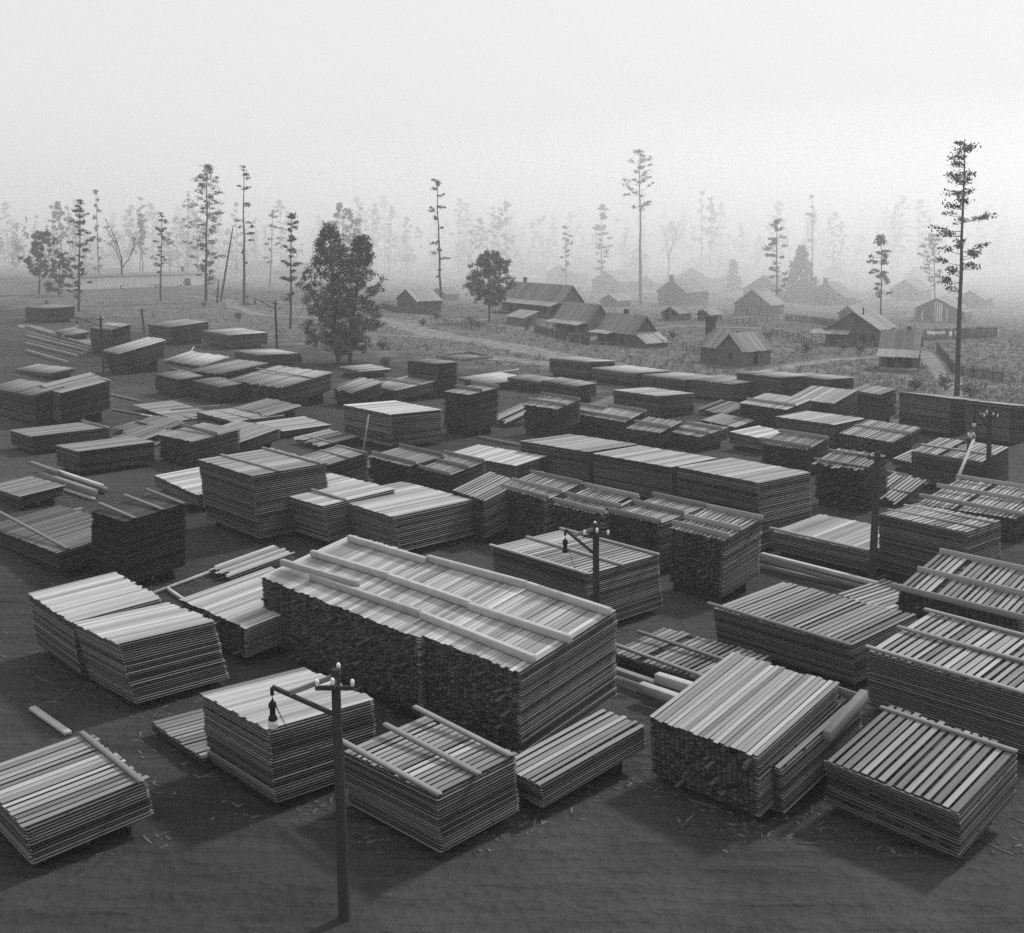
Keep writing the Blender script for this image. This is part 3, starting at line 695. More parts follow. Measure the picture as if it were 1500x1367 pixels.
def air(name, dens):
    m = bpy.data.materials.new(name)
    m.use_nodes = True
    t = m.node_tree
    t.nodes.clear()
    o = t.nodes.new('ShaderNodeOutputMaterial')
    v = t.nodes.new('ShaderNodeVolumePrincipled')
    v.inputs['Color'].default_value = (0.98, 0.98, 0.98, 1)
    v.inputs['Density'].default_value = dens
    v.inputs['Anisotropy'].default_value = HAZE_ANISO
    t.links.new(v.outputs[0], o.inputs['Volume'])
    return m
V, F = box_verts([(-1170, -80, -1, 2340, 1800, 46)])
tag(link('haze', mesh_np('haze', V, F), air('haze_air', HAZE_DENSITY)), kind='stuff')
# mill smoke lying over the cabins: thickens obliquely, the open yard stays clear of it
PL = [(-900, 580), (-200, 440), (-70, 335), (15, 240), (90, 196), (420, 170), (1100, 300), (1100, 1600), (-900, 1600)]
k = len(PL)
sm = bpy.data.meshes.new('smoke')
sm.from_pydata([(x, y, -0.5) for x, y in PL] + [(x, y, 43.5) for x, y in PL], [],
               [tuple(reversed(range(k))), tuple(range(k, 2 * k))] + [(i, (i + 1) % k, k + (i + 1) % k, k + i) for i in range(k)])
sm.update()
tag(link('smoke', sm, air('smoke_air', SMOKE_DENSITY)), kind='stuff')

# ---------------------------------------------------------------- lumber stacks
def lumber_stack(x, y, zf, lean, la, sa, lb, sb, style, spaced, tone, battens, label):
    """a pitched pile of sawn boards: x runs along the boards, y along the courses.
    (x, y, zf) is the top corner nearest the lane; the pile leans and slopes towards its front."""
    dist = math.hypot(x, y)
    bx, by = x - lean * CB, y - lean * SB                     # corner of the base
    root = thing('lumber_stack', label, 'lumber stack', (bx, by, 0), R(43), 'stacks of sawn lumber in the yard')
    near, mid = dist < 66, dist < 112
    pitch = 0.095 if dist < 50 else 0.12 if dist < 80 else 0.15 if dist < 130 else 0.2
    t = pitch * 0.46
    low = zf < 0.7
    base = 0.04 if low else 0.28
    n = max(1, int((zf - base) / pitch))
    bw = 0.2 if spaced == 2 else 0.29 if spaced and dist < 80 else 0.23 if dist < 80 else 0.32
    nb = max(5, int(round(la / bw)))
    bw = la / nb
    top_gap = {0: 0.15 if style == 'e' else 0.075, 1: 0.36, 2: 0.18}[spaced]
    in_gap = {'l': 0.04, 'e': 0.30, 'r': 0.2}[style]
    jit = {'l': 0.03, 'e': 0.035, 'r': 0.45}[style]
    r = random.Random(int(x * 131 + y * 977))
    drift = [0.0]
    for k in range(n + 1): drift.append(max(-0.07, min(0.07, drift[-1] + r.uniform(-0.022, 0.022))))
    def shear(P):
        P = np.asarray(P, float).copy()
        u = P[:, 0].copy()
        d = (zf - P[:, 2]) / max(zf, 0.1)                     # 0 at the top, 1 on the ground
        P[:, 0] = u + lean * (1 - d)
        P[:, 2] = P[:, 2] + sb * u + sa * P[:, 1]
        return P
    rot = Euler((math.atan(sa), -math.atan(sb), 0))
    L = math.hypot(1, sb)
    # interior courses, board by board
    B, TB = [], []
    for k in range(1, n):
        z = zf - k * pitch - t
        dx0 = drift[k]
        for i in range(nb):
            if near and i == 0: continue
            if r.random() < 0.02: continue
            a, b = r.gauss(0, jit) * 0.5, r.gauss(0, jit) * 0.5
            if style == 'e' and r.random() < 0.03: a -= r.uniform(0.15, 0.4)
            w = bw * (1 - in_gap * r.uniform(0.85, 1.15))
            B.append((dx0 + a, i * bw + (bw - w) * 0.5 * r.uniform(0.7, 1.3), z, lb - a + b, w, t * r.uniform(0.85, 1.05)))
    V, F = box_verts(B) if B else (np.zeros((0, 3)), np.zeros((0, 4), int))
    if len(V):
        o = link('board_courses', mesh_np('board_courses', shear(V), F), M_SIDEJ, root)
        tag(o, kind='stuff', tone=tone)
    # stickers between the courses
    C = []
    ns = 4 if lb < 4 else 5
    inset = 0.07 if style == 'l' else 0.25
    for k in range(1, n):
        z = zf - k * pitch
        for j in range(ns):
            px = inset + (lb - 0.1 - 2 * inset) * j / (ns - 1) + r.uniform(-0.03, 0.03) * (0 < j < ns - 1) + drift[k]
            if style == 'l' and j in (0, ns - 1) and r.random() < 0.12: px += 0.12 if j == 0 else -0.12
            C.append((px, r.uniform(0.0, 0.06), z + 0.002, 0.09, la - r.uniform(0.02, 0.1), pitch - t - 0.004))
    if C:
        V, F = box_verts(C)
        o = link('stickers', mesh_np('stickers', shear(V), F), M_STICK, root)
        tag(o, kind='stuff', tone=tone)
    if style == 'l':
        FL = [(-0.03 + drift[k] + r.uniform(-0.012, 0.012), r.uniform(-0.04, 0.02), zf - k * pitch + 0.001, 0.06, la + r.uniform(-0.05, 0.08), (pitch - t) * r.uniform(0.7, 0.95)) for k in range(1, n) if r.random() > 0.06]
        if near:
            me_l = unit_mesh(M_SIDE)
            for q in FL:
                c_ = shear(np.array([(q[0] + q[3] / 2, q[1], q[2] + q[5] / 2)]))[0]
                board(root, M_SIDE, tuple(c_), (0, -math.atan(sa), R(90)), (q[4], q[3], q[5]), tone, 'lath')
        elif FL:
            V, F = box_verts(FL)
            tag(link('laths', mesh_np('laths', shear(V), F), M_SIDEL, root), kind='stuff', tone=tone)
    def place(u, v, z):
        p = shear(np.array([(u, v, z)]))[0]
        return tuple(p)
    # edge boards on the long face, one by one
    if near:
        for k in range(1, n):
            a = r.gauss(0, jit) * 0.4
            w = bw * 0.9
            z = zf - k * pitch - t / 2
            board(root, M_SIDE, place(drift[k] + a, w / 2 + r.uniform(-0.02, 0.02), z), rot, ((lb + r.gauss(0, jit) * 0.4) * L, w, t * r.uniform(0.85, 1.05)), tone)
    # top boards
    over = 0.10 if style != 'r' else 0.25
    if mid:
        for i in range(nb):
            if spaced and 0 < i < nb - 1 and r.random() < 0.03: continue
            w = bw * (1 - top_gap * r.uniform(0.6, 1.4))
            a = r.uniform(-over, 0.02) if not spaced else r.uniform(-over * 0.6, over * 0.4)
            if style == 'r': a += r.uniform(-0.4, 0.2)
            e = lb * L - a + r.uniform(-0.05, over)
            zz = zf - t / 2 + r.uniform(-0.006, 0.012)
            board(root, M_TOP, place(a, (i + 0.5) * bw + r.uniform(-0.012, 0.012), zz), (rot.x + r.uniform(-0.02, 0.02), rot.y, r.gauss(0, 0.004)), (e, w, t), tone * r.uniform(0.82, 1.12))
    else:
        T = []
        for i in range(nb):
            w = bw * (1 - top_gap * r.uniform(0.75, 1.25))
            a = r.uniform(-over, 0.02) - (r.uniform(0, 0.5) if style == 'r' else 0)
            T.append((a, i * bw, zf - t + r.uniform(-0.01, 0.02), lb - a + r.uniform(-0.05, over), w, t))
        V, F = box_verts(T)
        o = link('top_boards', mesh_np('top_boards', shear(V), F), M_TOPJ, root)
        tag(o, kind='stuff', tone=tone)
    # battens across the top
    for f in battens:
        bwid, bht = (0.12, 0.26) if style == 'e' else (0.16, 0.11)
        px = 0.02 + f * (lb - 0.15) - (0.05 if f == 0 else 0)
        p = place(px, -r.uniform(0.0, 0.18), zf + bht / 2 + 0.012)
        board(root, M_TIMBER, p, (0, 0, R(90) + r.uniform(-0.02, 0.02)), (la + r.uniform(0.05, 0.35), bwid, bht), max(0.4, tone) * r.uniform(0.7, 1.05), 'batten')
    # sills the pile stands on, coloured dark for the shade beneath it
    if not low:
        for u in (0.15, 0.5, 0.85):
            zt = zf - n * pitch + sb * lb * u - 0.01
            if zt > 0.1:
                board(root, M_POLE, (lb * u + lean * 0.1 - 0.12, 0.45, max(0.06, zt / 2 + 0.02)), (0, 0, R(90)), (la - 0.6, 0.25, max(0.1, zt)), 0.2, 'sill')
    return root

for row in STACKS:
    lumber_stack(*row)

# timbers lying loose on the roofs and in the lanes: each can be lifted away
def timber(a, b, w, h, label, group, tone, mat=M_TIMBER, cat='timber', name='timber'):
    a, b = Vector(a), Vector(b)
    d = b - a
    me = mesh_np(name, *box_verts([(0, -w / 2, -h / 2, d.length, w, h)]))
    o = link(name, me, mat, loc=a, rot=(0, -math.asin(d.z / d.length), math.atan2(d.y, d.x)))
    tag(o, label, cat, group, tone=tone)
    bv = o.modifiers.new('worn_edges', 'BEVEL')
    bv.width, bv.segments = 0.006, 1
    return o
for i, (a, b, lab) in enumerate(ROOF_TIMBERS):
    h = 0.26
    up = 0.16 if 'raised' not in lab else 0.3
    timber((a[0], a[1], a[2] + up), (b[0], b[1], b[2] + up + rnd.uniform(0, 0.02)), 0.2, h, lab, 'timbers weighing down the longest stack', 0.85)
for a, b, w, h, lab in LOOSE_TIMBERS:
    pale = any(k in lab for k in ('pale', 'bright'))
    timber(a, b, w, h, lab, 'loose timbers about the yard', 1.0 if pale else 0.4)
timber(LEAN_PLANK[0], LEAN_PLANK[1], 0.14, 0.04, 'thin pale plank leaning on the front of the white-topped stack', None, 1.0, cat='plank', name='plank')

# ---------------------------------------------------------------- poles and arc lamps
def lamp_post(x, y, h, E, label):
    near = y < 60
    root = thing('lamp_post', label, 'lamp post', (x, y, 0), 0, 'electric lamp posts in the yard')
    r0 = 0.13 if near else 0.15
    m = MB(); m.tube([(0.1, 0, 0), (0.07, 0.02, h * 0.3), (0.06, -0.02, h * 0.55), (0.01, 0.02, h * 0.8), (0, 0, h)], [r0 * 1.25, r0 * 1.12, r0 * 1.1, r0 * 0.95, r0 * 0.9], 10); m.build('pole', M_POLE, root)
    e = Vector((E[0] - x, E[1] - y, E[2]))
    a = Vector((0, 0, h - 1.25))
    m = MB(); m.bar(a, e, 0.1, 0.1); m.build('brace', M_POLE, root)
    m = MB(); m.bar(Vector((0, -0.02, h - 0.18)), a.lerp(e, 0.72) + Vector((0, 0, 0.05)), 0.1, 0.12); o = m.build('arm', M_TIMBER, root); o['tone'] = 0.4
    m = MB(); m.box(-0.06, -0.55, h - 0.34, 0.12, 1.1, 0.12); m.box(-0.5, -0.2, h - 0.5, 1.0, 0.1, 0.1); m.build('crossarm', M_POLE, root)
    for dx, dy in ((0, -0.5), (0, 0.5), (-0.45, -0.15), (0.45, -0.15)):
        z = h - 0.22 if dx == 0 else h - 0.4
        m = MB(); m.tube([(dx, dy, z), (dx, dy, z + 0.06), (dx, dy, z + 0.14), (dx, dy, z + 0.18)], [0.03, 0.05, 0.055, 0.03], 8); m.build('insulator', M_PORC, root)
    # the lamp: hook, bell, body, globe
    m = MB(); m.tube([e + Vector((0, 0, -0.02)), e + Vector((0, 0, -0.22))], [0.05, 0.05], 8); m.tube([e + Vector((0, 0, -0.2)), e + Vector((0, 0, -0.36))], [0.012, 0.012], 6); m.build('pulley', M_IRON, root)
    c = e + Vector((0, 0, -0.34))
    m = MB(); m.tube([c, c + Vector((0, 0, -.05)), c + Vector((0, 0, -.10)), c + Vector((0, 0, -.2)), c + Vector((0, 0, -.24)), c + Vector((0, 0, -.42)), c + Vector((0, 0, -.47)), c + Vector((0, 0, -.55))],
                     [0.02, 0.05, 0.10, 0.11, 0.075, 0.075, 0.11, 0.12], 12); body = m.build('lamp_body', M_IRON, root)
    g = c + Vector((0, 0, -0.55))
    m = MB(); m.tube([g, g + Vector((0, 0, -.1)), g + Vector((0, 0, -.2)), g + Vector((0, 0, -.27))], [0.1, 0.135, 0.12, 0.06], 12)
    gl = m.build('globe', M_GLASS, body)
    # slack wires from the lamp to the pole
    m = MB()
    for s_ in (0.0, 0.06):
        pts = []
        for i in range(9):
            f = i / 8
            p = c.lerp(Vector((0, 0, h - 1.6)), f) + Vector((0, s_, -1.0 * math.sin(math.pi * f)))
            pts.append(p)
        m.tube(pts, [0.008] * 9, 4)
    tag(m.build('wire', M_WIRE, root), kind='stuff')
    return root
for row in LAMP_POSTS:
    lamp_post(*row)

x, y, h = BARE_POLE
root = thing('utility_pole', 'bare thick pole with short crossarm standing in the lane at right', 'pole', (x, y, 0))
m = MB(); m.tube([(0, 0, 0), (0.02, 0, h * 0.5), (0.0, 0, h)], [0.2, 0.18, 0.16], 12); m.build('pole', M_POLE, root)
m = MB(); m.box(-0.55, -0.23, h - 0.35, 1.1, 0.1, 0.13); m.build('crossarm', M_POLE, root)
for dx in (-0.48, 0.45):
    m = MB(); m.tube([(dx, -0.18, h - 0.22), (dx, -0.18, h - 0.1)], [0.05, 0.04], 8); m.build('insulator', M_IRON, root)
x, y, h = CROSS_POLE
root = thing('utility_pole', 'short far pole with crossarm behind the pale ragged stack at left', 'pole', (x, y, 0))
m = MB(); m.tube([(0.3, 0, 0), (0.0, 0, h)], [0.2, 0.17], 8); m.build('pole', M_POLE, root)
m = MB(); m.box(-0.6, -0.22, h - 0.5, 1.2, 0.1, 0.15); m.box(-0.35, -0.22, h - 1.1, 0.7, 0.1, 0.12); m.build('crossarm', M_POLE, root)
m = MB(); m.tube([(0, 0, 0), (0, 0, 1.0)], [0.12, 0.1], 6)
o = m.build('stake', M_POLE, loc=(STAKE[0], STAKE[1], 0)); tag(o, 'short dark stake standing before the slant-topped stack', 'stake')

# ---------------------------------------------------------------- the worker
def skin_figure(name, verts, edges, radii, mat, parent=None, root=0):
    me = bpy.data.meshes.new(name)
    me.from_pydata(verts, edges, [])
    o = link(name, me, mat, parent)
    md = o.modifiers.new('skin', 'SKIN')
    for v, r_ in zip(me.skin_vertices[0].data, radii):
        v.radius = (r_, r_)
        v.use_root = False
    me.skin_vertices[0].data[root].use_root = True
    md.use_smooth_shade = True
    sb_ = o.modifiers.new('smooth', 'SUBSURF')
    sb_.levels = sb_.render_levels = 1
    return o
wx, wy, wz = WORKER
man = thing('person', 'worker in a pale shirt and dark trousers on a slatted stack, handing a plank down', 'person', (wx, wy, wz + 0.03), R(15))
bv = [(0, 0, 0.93), (0.0, -0.03, 1.15), (0.0, -0.10, 1.38), (0.0, -0.14, 1.48), (0.0, -0.18, 1.60), (0, -0.19, 1.70),
      (-0.10, 0, 0.88), (-0.12, -0.04, 0.48), (-0.13, 0.02, 0.07), (-0.14, -0.14, 0.04),
      (0.10, 0, 0.88), (0.13, -0.02, 0.48), (0.14, 0.05, 0.07), (0.15, -0.10, 0.04),
      (-0.19, -0.12, 1.40), (-0.27, -0.22, 1.16), (-0.12, -0.40, 1.08), (-0.08, -0.46, 1.06),
      (0.19, -0.12, 1.40), (0.29, -0.20, 1.17), (0.10, -0.38, 1.05), (0.05, -0.44, 1.03)]
be = [(0, 1), (1, 2), (2, 3), (3, 4), (4, 5), (0, 6), (6, 7), (7, 8), (8, 9), (0, 10), (10, 11), (11, 12), (12, 13),
      (2, 14), (14, 15), (15, 16), (16, 17), (2, 18), (18, 19), (19, 20), (20, 21)]
br = [0.13, 0.13, 0.15, 0.06, 0.095, 0.085, 0.09, 0.06, 0.045, 0.04, 0.09, 0.06, 0.045, 0.04, 0.065, 0.045, 0.035, 0.04, 0.065, 0.045, 0.035, 0.04]
skin_figure('body', bv, be, br, M_SKIN, man)
i_ = [0, 1, 2, 14, 15, 18, 19]
skin_figure('shirt', [bv[k] for k in i_], [(0, 1), (1, 2), (2, 3), (3, 4), (2, 5), (5, 6)], [0.15, 0.155, 0.175, 0.085, 0.062, 0.085, 0.062], M_SHIRT, man)
i_ = [0, 6, 7, 8, 10, 11, 12]
skin_figure('trousers', [bv[k] for k in i_], [(0, 1), (1, 2), (2, 3), (0, 4), (4, 5), (5, 6)], [0.142, 0.105, 0.08, 0.065, 0.105, 0.08, 0.065], M_TROUSERS, man)
m = MB(); m.tube([(0, -0.19, 1.69), (0, -0.19, 1.715), (0, -0.19, 1.72), (0, -0.195, 1.80), (0, -0.195, 1.83)], [0.17, 0.17, 0.1, 0.095, 0.06], 12)
m.build('hat', M_TROUSERS, man)
hand = Matrix.Translation((wx, wy, wz + 0.03)) @ Matrix.Rotation(R(15), 4, 'Z') @ Vector((-0.02, -0.47, 1.02))
timber(tuple(hand), WORKER_PLANK_END, 0.2, 0.04, 'plank the worker hands down to the slatted stack below', None, 0.8, cat='plank', name='plank')

# ---------------------------------------------------------------- cabins
def gable_walls(m, x0, y0, dx, dy, eh, ap, ridge):
    if ridge == 'a':
        P = [(x0, y0, 0), (x0 + dx, y0, 0), (x0 + dx, y0, eh), (x0 + dx / 2, y0, ap), (x0, y0, eh)]
        Q = [(p[0], y0 + dy, p[2]) for p in P]
    else:
        P = [(x0, y0, 0), (x0, y0 + dy, 0), (x0, y0 + dy, eh), (x0, y0 + dy / 2, ap), (x0, y0, eh)]
        Q = [(x0 + dx, p[1], p[2]) for p in P]
    m.add(P + Q, [(0, 1, 2, 3, 4), (9, 8, 7, 6, 5), (0, 5, 6, 1), (1, 6, 7, 2), (2, 7, 8, 3), (3, 8, 9, 4), (4, 9, 5, 0)])
    # upright boards standing proud of the wall, up to the roof line
    step = 0.55
    if ridge == 'a':
        for i in range(int(dx / step) + 1):
            u = min(i * step, dx - 0.1); hgt = eh + (ap - eh) * (1 - abs(u + 0.05 - dx / 2) / (dx / 2)) - 0.12
            m.box(x0 + u, y0 - 0.03, 0.05, 0.12, 0.03, hgt)
        for i in range(int(dy / step) + 1): m.box(x0 - 0.03, y0 + min(i * step, dy - 0.1), 0.05, 0.03, 0.12, eh - 0.15)
    else:
        for i in range(int(dy / step) + 1):
            u = min(i * step, dy - 0.1); hgt = eh + (ap - eh) * (1 - abs(u + 0.05 - dy / 2) / (dy / 2)) - 0.12
            m.box(x0 - 0.03, y0 + u, 0.05, 0.03, 0.12, hgt)
        for i in range(int(dx / step) + 1): m.box(x0 + min(i * step, dx - 0.1), y0 - 0.03, 0.05, 0.12, 0.03, eh - 0.15)

def slab(m, P0, P1, P2, P3, th=0.09, strips=0):
    """roof plane laid as boards: P0-P1 eave line, P3-P2 ridge line"""
    P0, P1, P2, P3 = map(Vector, (P0, P1, P2, P3))
    n = (P1 - P0).cross(P3 - P0).normalized()
    if n.z < 0: n = -n
    k = strips or max(2, int((P1 - P0).length / 0.45))
    for i in range(k):
        a, b = i / k, (i + 0.97) / k
        d = n * (0.02 * (i % 2) + rnd.uniform(0, 0.015))
        q = [P0.lerp(P1, a), P0.lerp(P1, b), P3.lerp(P2, b), P3.lerp(P2, a)]
        s_ = rnd.uniform(-0.08, 0.08)
        dn = (q[0] - q[3]).normalized() * s_
        q[0] = q[0] + dn; q[1] = q[1] + dn
        m.add([p + d for p in q] + [p + d - n * th for p in q], [(0, 1, 2, 3), (7, 6, 5, 4), (0, 4, 5, 1), (1, 5, 6, 2), (2, 6, 7, 3), (3, 7, 4, 0)])

def gable_roof(m, x0, y0, dx, dy, eh, ap, ridge, ov=0.4):
    if ridge == 'a':
        s_ = (ap - eh) / (dx / 2)
        for sg in (-1, 1):
            xe = x0 + dx / 2 + sg * (dx / 2 + ov); ze = eh - s_ * ov + 0.1
            slab(m, (xe, y0 - ov, ze), (xe, y0 + dy + ov, ze), (x0 + dx / 2, y0 + dy + ov, ap + 0.1), (x0 + dx / 2, y0 - ov, ap + 0.1))
    else:
        s_ = (ap - eh) / (dy / 2)
        for sg in (-1, 1):
            ye = y0 + dy / 2 + sg * (dy / 2 + ov); ze = eh - s_ * ov + 0.1
            slab(m, (x0 - ov, ye, ze), (x0 + dx + ov, ye, ze), (x0 + dx + ov, y0 + dy / 2, ap + 0.1), (x0 - ov, y0 + dy / 2, ap + 0.1))

def opening(root, side, u, z, w, h, kind):
    """door or window on the x=0 face ('l') or the y=0 face ('r')"""
    f, p = MB(), MB()
    t = 0.09
    for (a, b, c, d) in ((u - t, z, t, h), (u + w, z, t, h), (u - t, z + h, w + 2 * t, t)) + (((u - t, z - t, w + 2 * t, t),) if kind == 'window' else ()):
        (f.box(-0.07, a, b, 0.05, c, d) if side == 'l' else f.box(a, -0.07, b, c, 0.05, d))
    (p.box(-0.045, u, z, 0.03, w, h) if side == 'l' else p.box(u, -0.045, z, w, 0.03, h))
    o = p.build(kind, M_DARK, root)
    f.build('frame', M_SIDING, o)

def porch(root, side, u0, u1, depth, z0, z1, floor=0.4, posts=4, mat=None):
    """lean-to roof on posts along the x=0 ('l') or y=0 ('r') face"""
    def P(u, d, z): return (-d, u, z) if side == 'l' else (u, -d, z)
    m = MB(); slab(m, P(u0 - 0.2, depth + 0.2, z1), P(u1 + 0.2, depth + 0.2, z1), P(u1 + 0.2, 0.0, z0), P(u0 - 0.2, 0.0, z0)); m.build('porch_roof', mat or M_ROOFP, root)
    m = MB()
    if floor:
        a, b = P(u0, depth, 0), P(u1, 0.04, floor)
        m.box(min(a[0], b[0]), min(a[1], b[1]), floor - 0.12, abs(a[0] - b[0]), abs(a[1] - b[1]), 0.12); m.build('porch_floor', M_ROOF, root)
        s2 = MB(); c0, c1 = P((u0 + u1) / 2 - 0.6, depth + 0.4, 0), P((u0 + u1) / 2 + 0.6, depth + 0.02, 0)
        s2.box(min(c0[0], c1[0]), min(c0[1], c1[1]), 0, abs(c0[0] - c1[0]), abs(c0[1] - c1[1]), floor * 0.5); s2.build('step', M_ROOF, root)
    for i in range(posts):
        u = u0 + 0.08 + (u1 - u0 - 0.16) * i / max(1, posts - 1)
        a = P(u, depth - 0.05, 0); m = MB(); m.box(a[0] - 0.06, a[1] - 0.06, 0, 0.12, 0.12, z1 - 0.08); m.build('porch_post', M_SIDING, root)

def chimney(root, x, y, z0, z1, w=0.7):
    m = MB(); m.box(x, y, z0, w, w, z1 - z0); m.box(x - 0.06, y - 0.06, z1, w + 0.12, w + 0.12, 0.18); m.box(x + 0.12, y + 0.12, z1 + 0.18, w - 0.24, w - 0.24, 0.1)
    m.build('chimney', M_BRICK, root)

def house(key, label, roofmat=None, doors=True, cat='cabin', wallmat=None):
    X, Y, ang, la, lb, eh, ap, rd = HOUSES[key]
    root = thing('cabin' if cat == 'cabin' else cat.replace(' ', '_'), label, cat, (X, Y, 0), R(ang - 90), 'wooden buildings of the mill settlement')
    m = MB(); gable_walls(m, 0, 0, lb, la, eh, ap, rd); m.build('wall', wallmat or M_SIDING, root)
    m = MB(); gable_roof(m, 0, 0, lb, la, eh, ap, rd); m.build('roof', roofmat or M_ROOF, root)
    return root, la, lb, eh, ap

root, la, lb, eh, ap = house('H1', 'long store building with ridged roof and full front porch', cat='store')
porch(root, 'l', 0.3, la - 0.3, 2.8, eh - 0.15, eh - 0.95, 0.4, 8)
for u in (3, 8.5, 14, 19.5): opening(root, 'l', u, 0.5, 1.0, 1.9, 'door')
for u in (5.6, 11.2, 17): opening(root, 'l', u, 1.1, 0.9, 1.0, 'window')
opening(root, 'r', lb / 2 - 0.5, 1.0, 0.9, 1.1, 'window'); chimney(root, lb * 0.6, la * 0.8, ap - 1.2, ap + 0.9, 0.6)

X, Y, ang, la, lb, eh, ap, rd = HOUSES['H1b']
root = thing('shed', 'little pale-roofed shed in front of the store porch', 'shed', (X, Y, 0), R(ang - 90), 'wooden buildings of the mill settlement')
m = MB(); m.add([(0, 0, 0), (lb, 0, 0), (lb, la, 0), (0, la, 0), (0, 0, 1.5), (lb, 0, 2.5), (lb, la, 2.5), (0, la, 1.5)], BOXF); m.build('wall', M_SIDING, root)
m = MB(); slab(m, (-0.4, -0.3, 1.45), (-0.4, la + 0.3, 1.45), (lb + 0.3, la + 0.3, 2.68), (lb + 0.3, -0.3, 2.68)); m.build('roof', M_ROOFP, root)
opening(root, 'r', 1.0, 0.1, 0.8, 1.4, 'door')

root, la, lb, eh, ap = house('H2', 'middle porch house between the store and the lean-to house')
porch(root, 'l', 0.2, la - 0.2, 2.2, eh - 0.05, eh - 0.55, 0.4, 5)
opening(root, 'l', la * 0.45, 0.4, 0.9, 1.7, 'door'); opening(root, 'l', la * 0.15, 0.9, 0.8, 0.9, 'window'); opening(root, 'l', la * 0.75, 0.9, 0.8, 0.9, 'window'); opening(root, 'r', lb / 2 - 0.4, 0.9, 0.8, 0.9, 'window')

root, la, lb, eh, ap = house('H3', 'house with a brightly lit lean-to roof on its gable end')
porch(root, 'l', la * 0.5, la - 0.1, 2.0, eh - 0.05, eh - 0.4, 0.3, 3)
m = MB(); slab(m, (-0.2, -3.2, 0.75), (lb + 0.3, -3.2, 0.75), (lb + 0.3, -0.02, eh + 0.1), (-0.2, -0.02, eh + 0.1)); m.build('lean_to_roof', M_ROOFP, root)
m = MB(); m.add([(0, -3.0, 0), (lb, -3.0, 0), (lb, -0.03, 0), (0, -0.03, 0), (0, -3.0, 0.75), (lb, -3.0, 0.75), (lb, -0.03, eh - 0.05), (0, -0.03, eh - 0.05)], BOXF); m.build('lean_to_wall', M_SIDING, root)
opening(root, 'l', la * 0.28, 0.1, 0.9, 1.75, 'door'); opening(root, 'l', la * 0.68, 0.9, 0.7, 0.8, 'window'); chimney(root, lb * 0.55, la * 0.55, ap - 0.9, ap + 0.6, 0.6)

X, Y, ang, la, lb, eh, ap, rd = HOUSES['H4']
root = thing('cabin', 'cabin with a tall dark chimney at its left end and a gabled wing', 'cabin', (X, Y, 0), R(ang - 90), 'wooden buildings of the mill settlement')
m = MB(); gable_walls(m, 0.0, 3.6, lb, la - 3.6, eh, ap + 0.1, 'a'); m.build('wall', M_SIDING, root)
m = MB(); gable_walls(m, -0.04, 0.0, lb + 0.5, 4.4, eh - 0.1, ap - 0.1, 'b'); m.build('wing_wall', M_SIDING, root)
m = MB(); gable_roof(m, 0.0, 3.6, lb, la - 3.6, eh, ap + 0.1, 'a', 0.3); m.build('roof', M_ROOF, root)
m = MB(); gable_roof(m, -0.04, 0.0, lb + 0.5, 4.4, eh - 0.1, ap - 0.1, 'b', 0.3); m.build('wing_roof', M_ROOF, root)
chimney(root, lb / 2 - 0.6, la + 0.02, 0, ap + 1.6, 1.0)
opening(root, 'l', 1.6, 0.9, 0.8, 0.9, 'window'); opening(root, 'r', 2.2, 0.2, 0.9, 1.7, 'door')

root, la, lb, eh, ap = house('H5', 'gabled cabin with a pale roof and stovepipe, left of the porch cabin', M_ROOFP)
porch(root, 'l', la * 0.55, la + 1.8, 2.2, eh - 0.2, eh - 0.7, 0, 3)
opening(root, 'l', la * 0.25, 0.1, 0.9, 1.8, 'door'); opening(root, 'l', la * 0.08, 1.0, 0.7, 0.8, 'window')
m = MB(); m.tube([(2.2, la * 0.38, ap - 0.7), (2.2, la * 0.38, ap + 0.55)], [0.11, 0.11], 8); m.build('stovepipe', M_IRON, root)

X, Y, ang, la, lb, eh, ap, rd = HOUSES['H6']
root = thing('cabin', 'small porch cabin with board roof, nearest of the houses at right', 'cabin', (X, Y, 0), R(ang - 90), 'wooden buildings of the mill settlement')
ap = 5.0; lb = 6.2
m = MB(); gable_walls(m, 2.0, 0, lb - 2, la, eh, ap, 'a'); m.build('wall', M_SIDING, root)
m = MB(); gable_roof(m, 2.0, 0, lb - 2, la, eh, ap, 'a', 0.3); m.build('roof', M_ROOF, root)
m = MB(); slab(m, (-0.15, -0.3, 1.95), (-0.15, la + 0.3, 1.95), (1.95, la + 0.3, eh - 0.1), (1.95, -0.3, eh - 0.1)); m.build('porch_roof', M_ROOFP, root)
m = MB(); m.box(0, 0, 0.25, 1.96, la, 0.12); m.build('porch_floor', M_ROOFP, root)
m = MB(); m.box(-0.5, 0.1, 0, 0.48, la - 0.4, 0.18); m.build('step', M_ROOF, root)
for u in (0.06, la / 2, la - 0.18):
    m = MB(); m.box(0.05, u, 0.37, 0.12, 0.12, 1.62); m.build('porch_post', M_SIDING, root)
for u in (0.7, 2.9):
    m = MB(); m.box(1.93, u, 0.4, 0.05, 0.85, 1.75); m.build('door', M_DARK, root)
m = MB(); m.box(1.93, 1.9, 1.0, 0.05, 0.6, 0.75); m.build('window', M_DARK, root)
chimney(root, lb - 1.8, la * 0.25, ap - 1.0, ap + 0.35, 0.5)

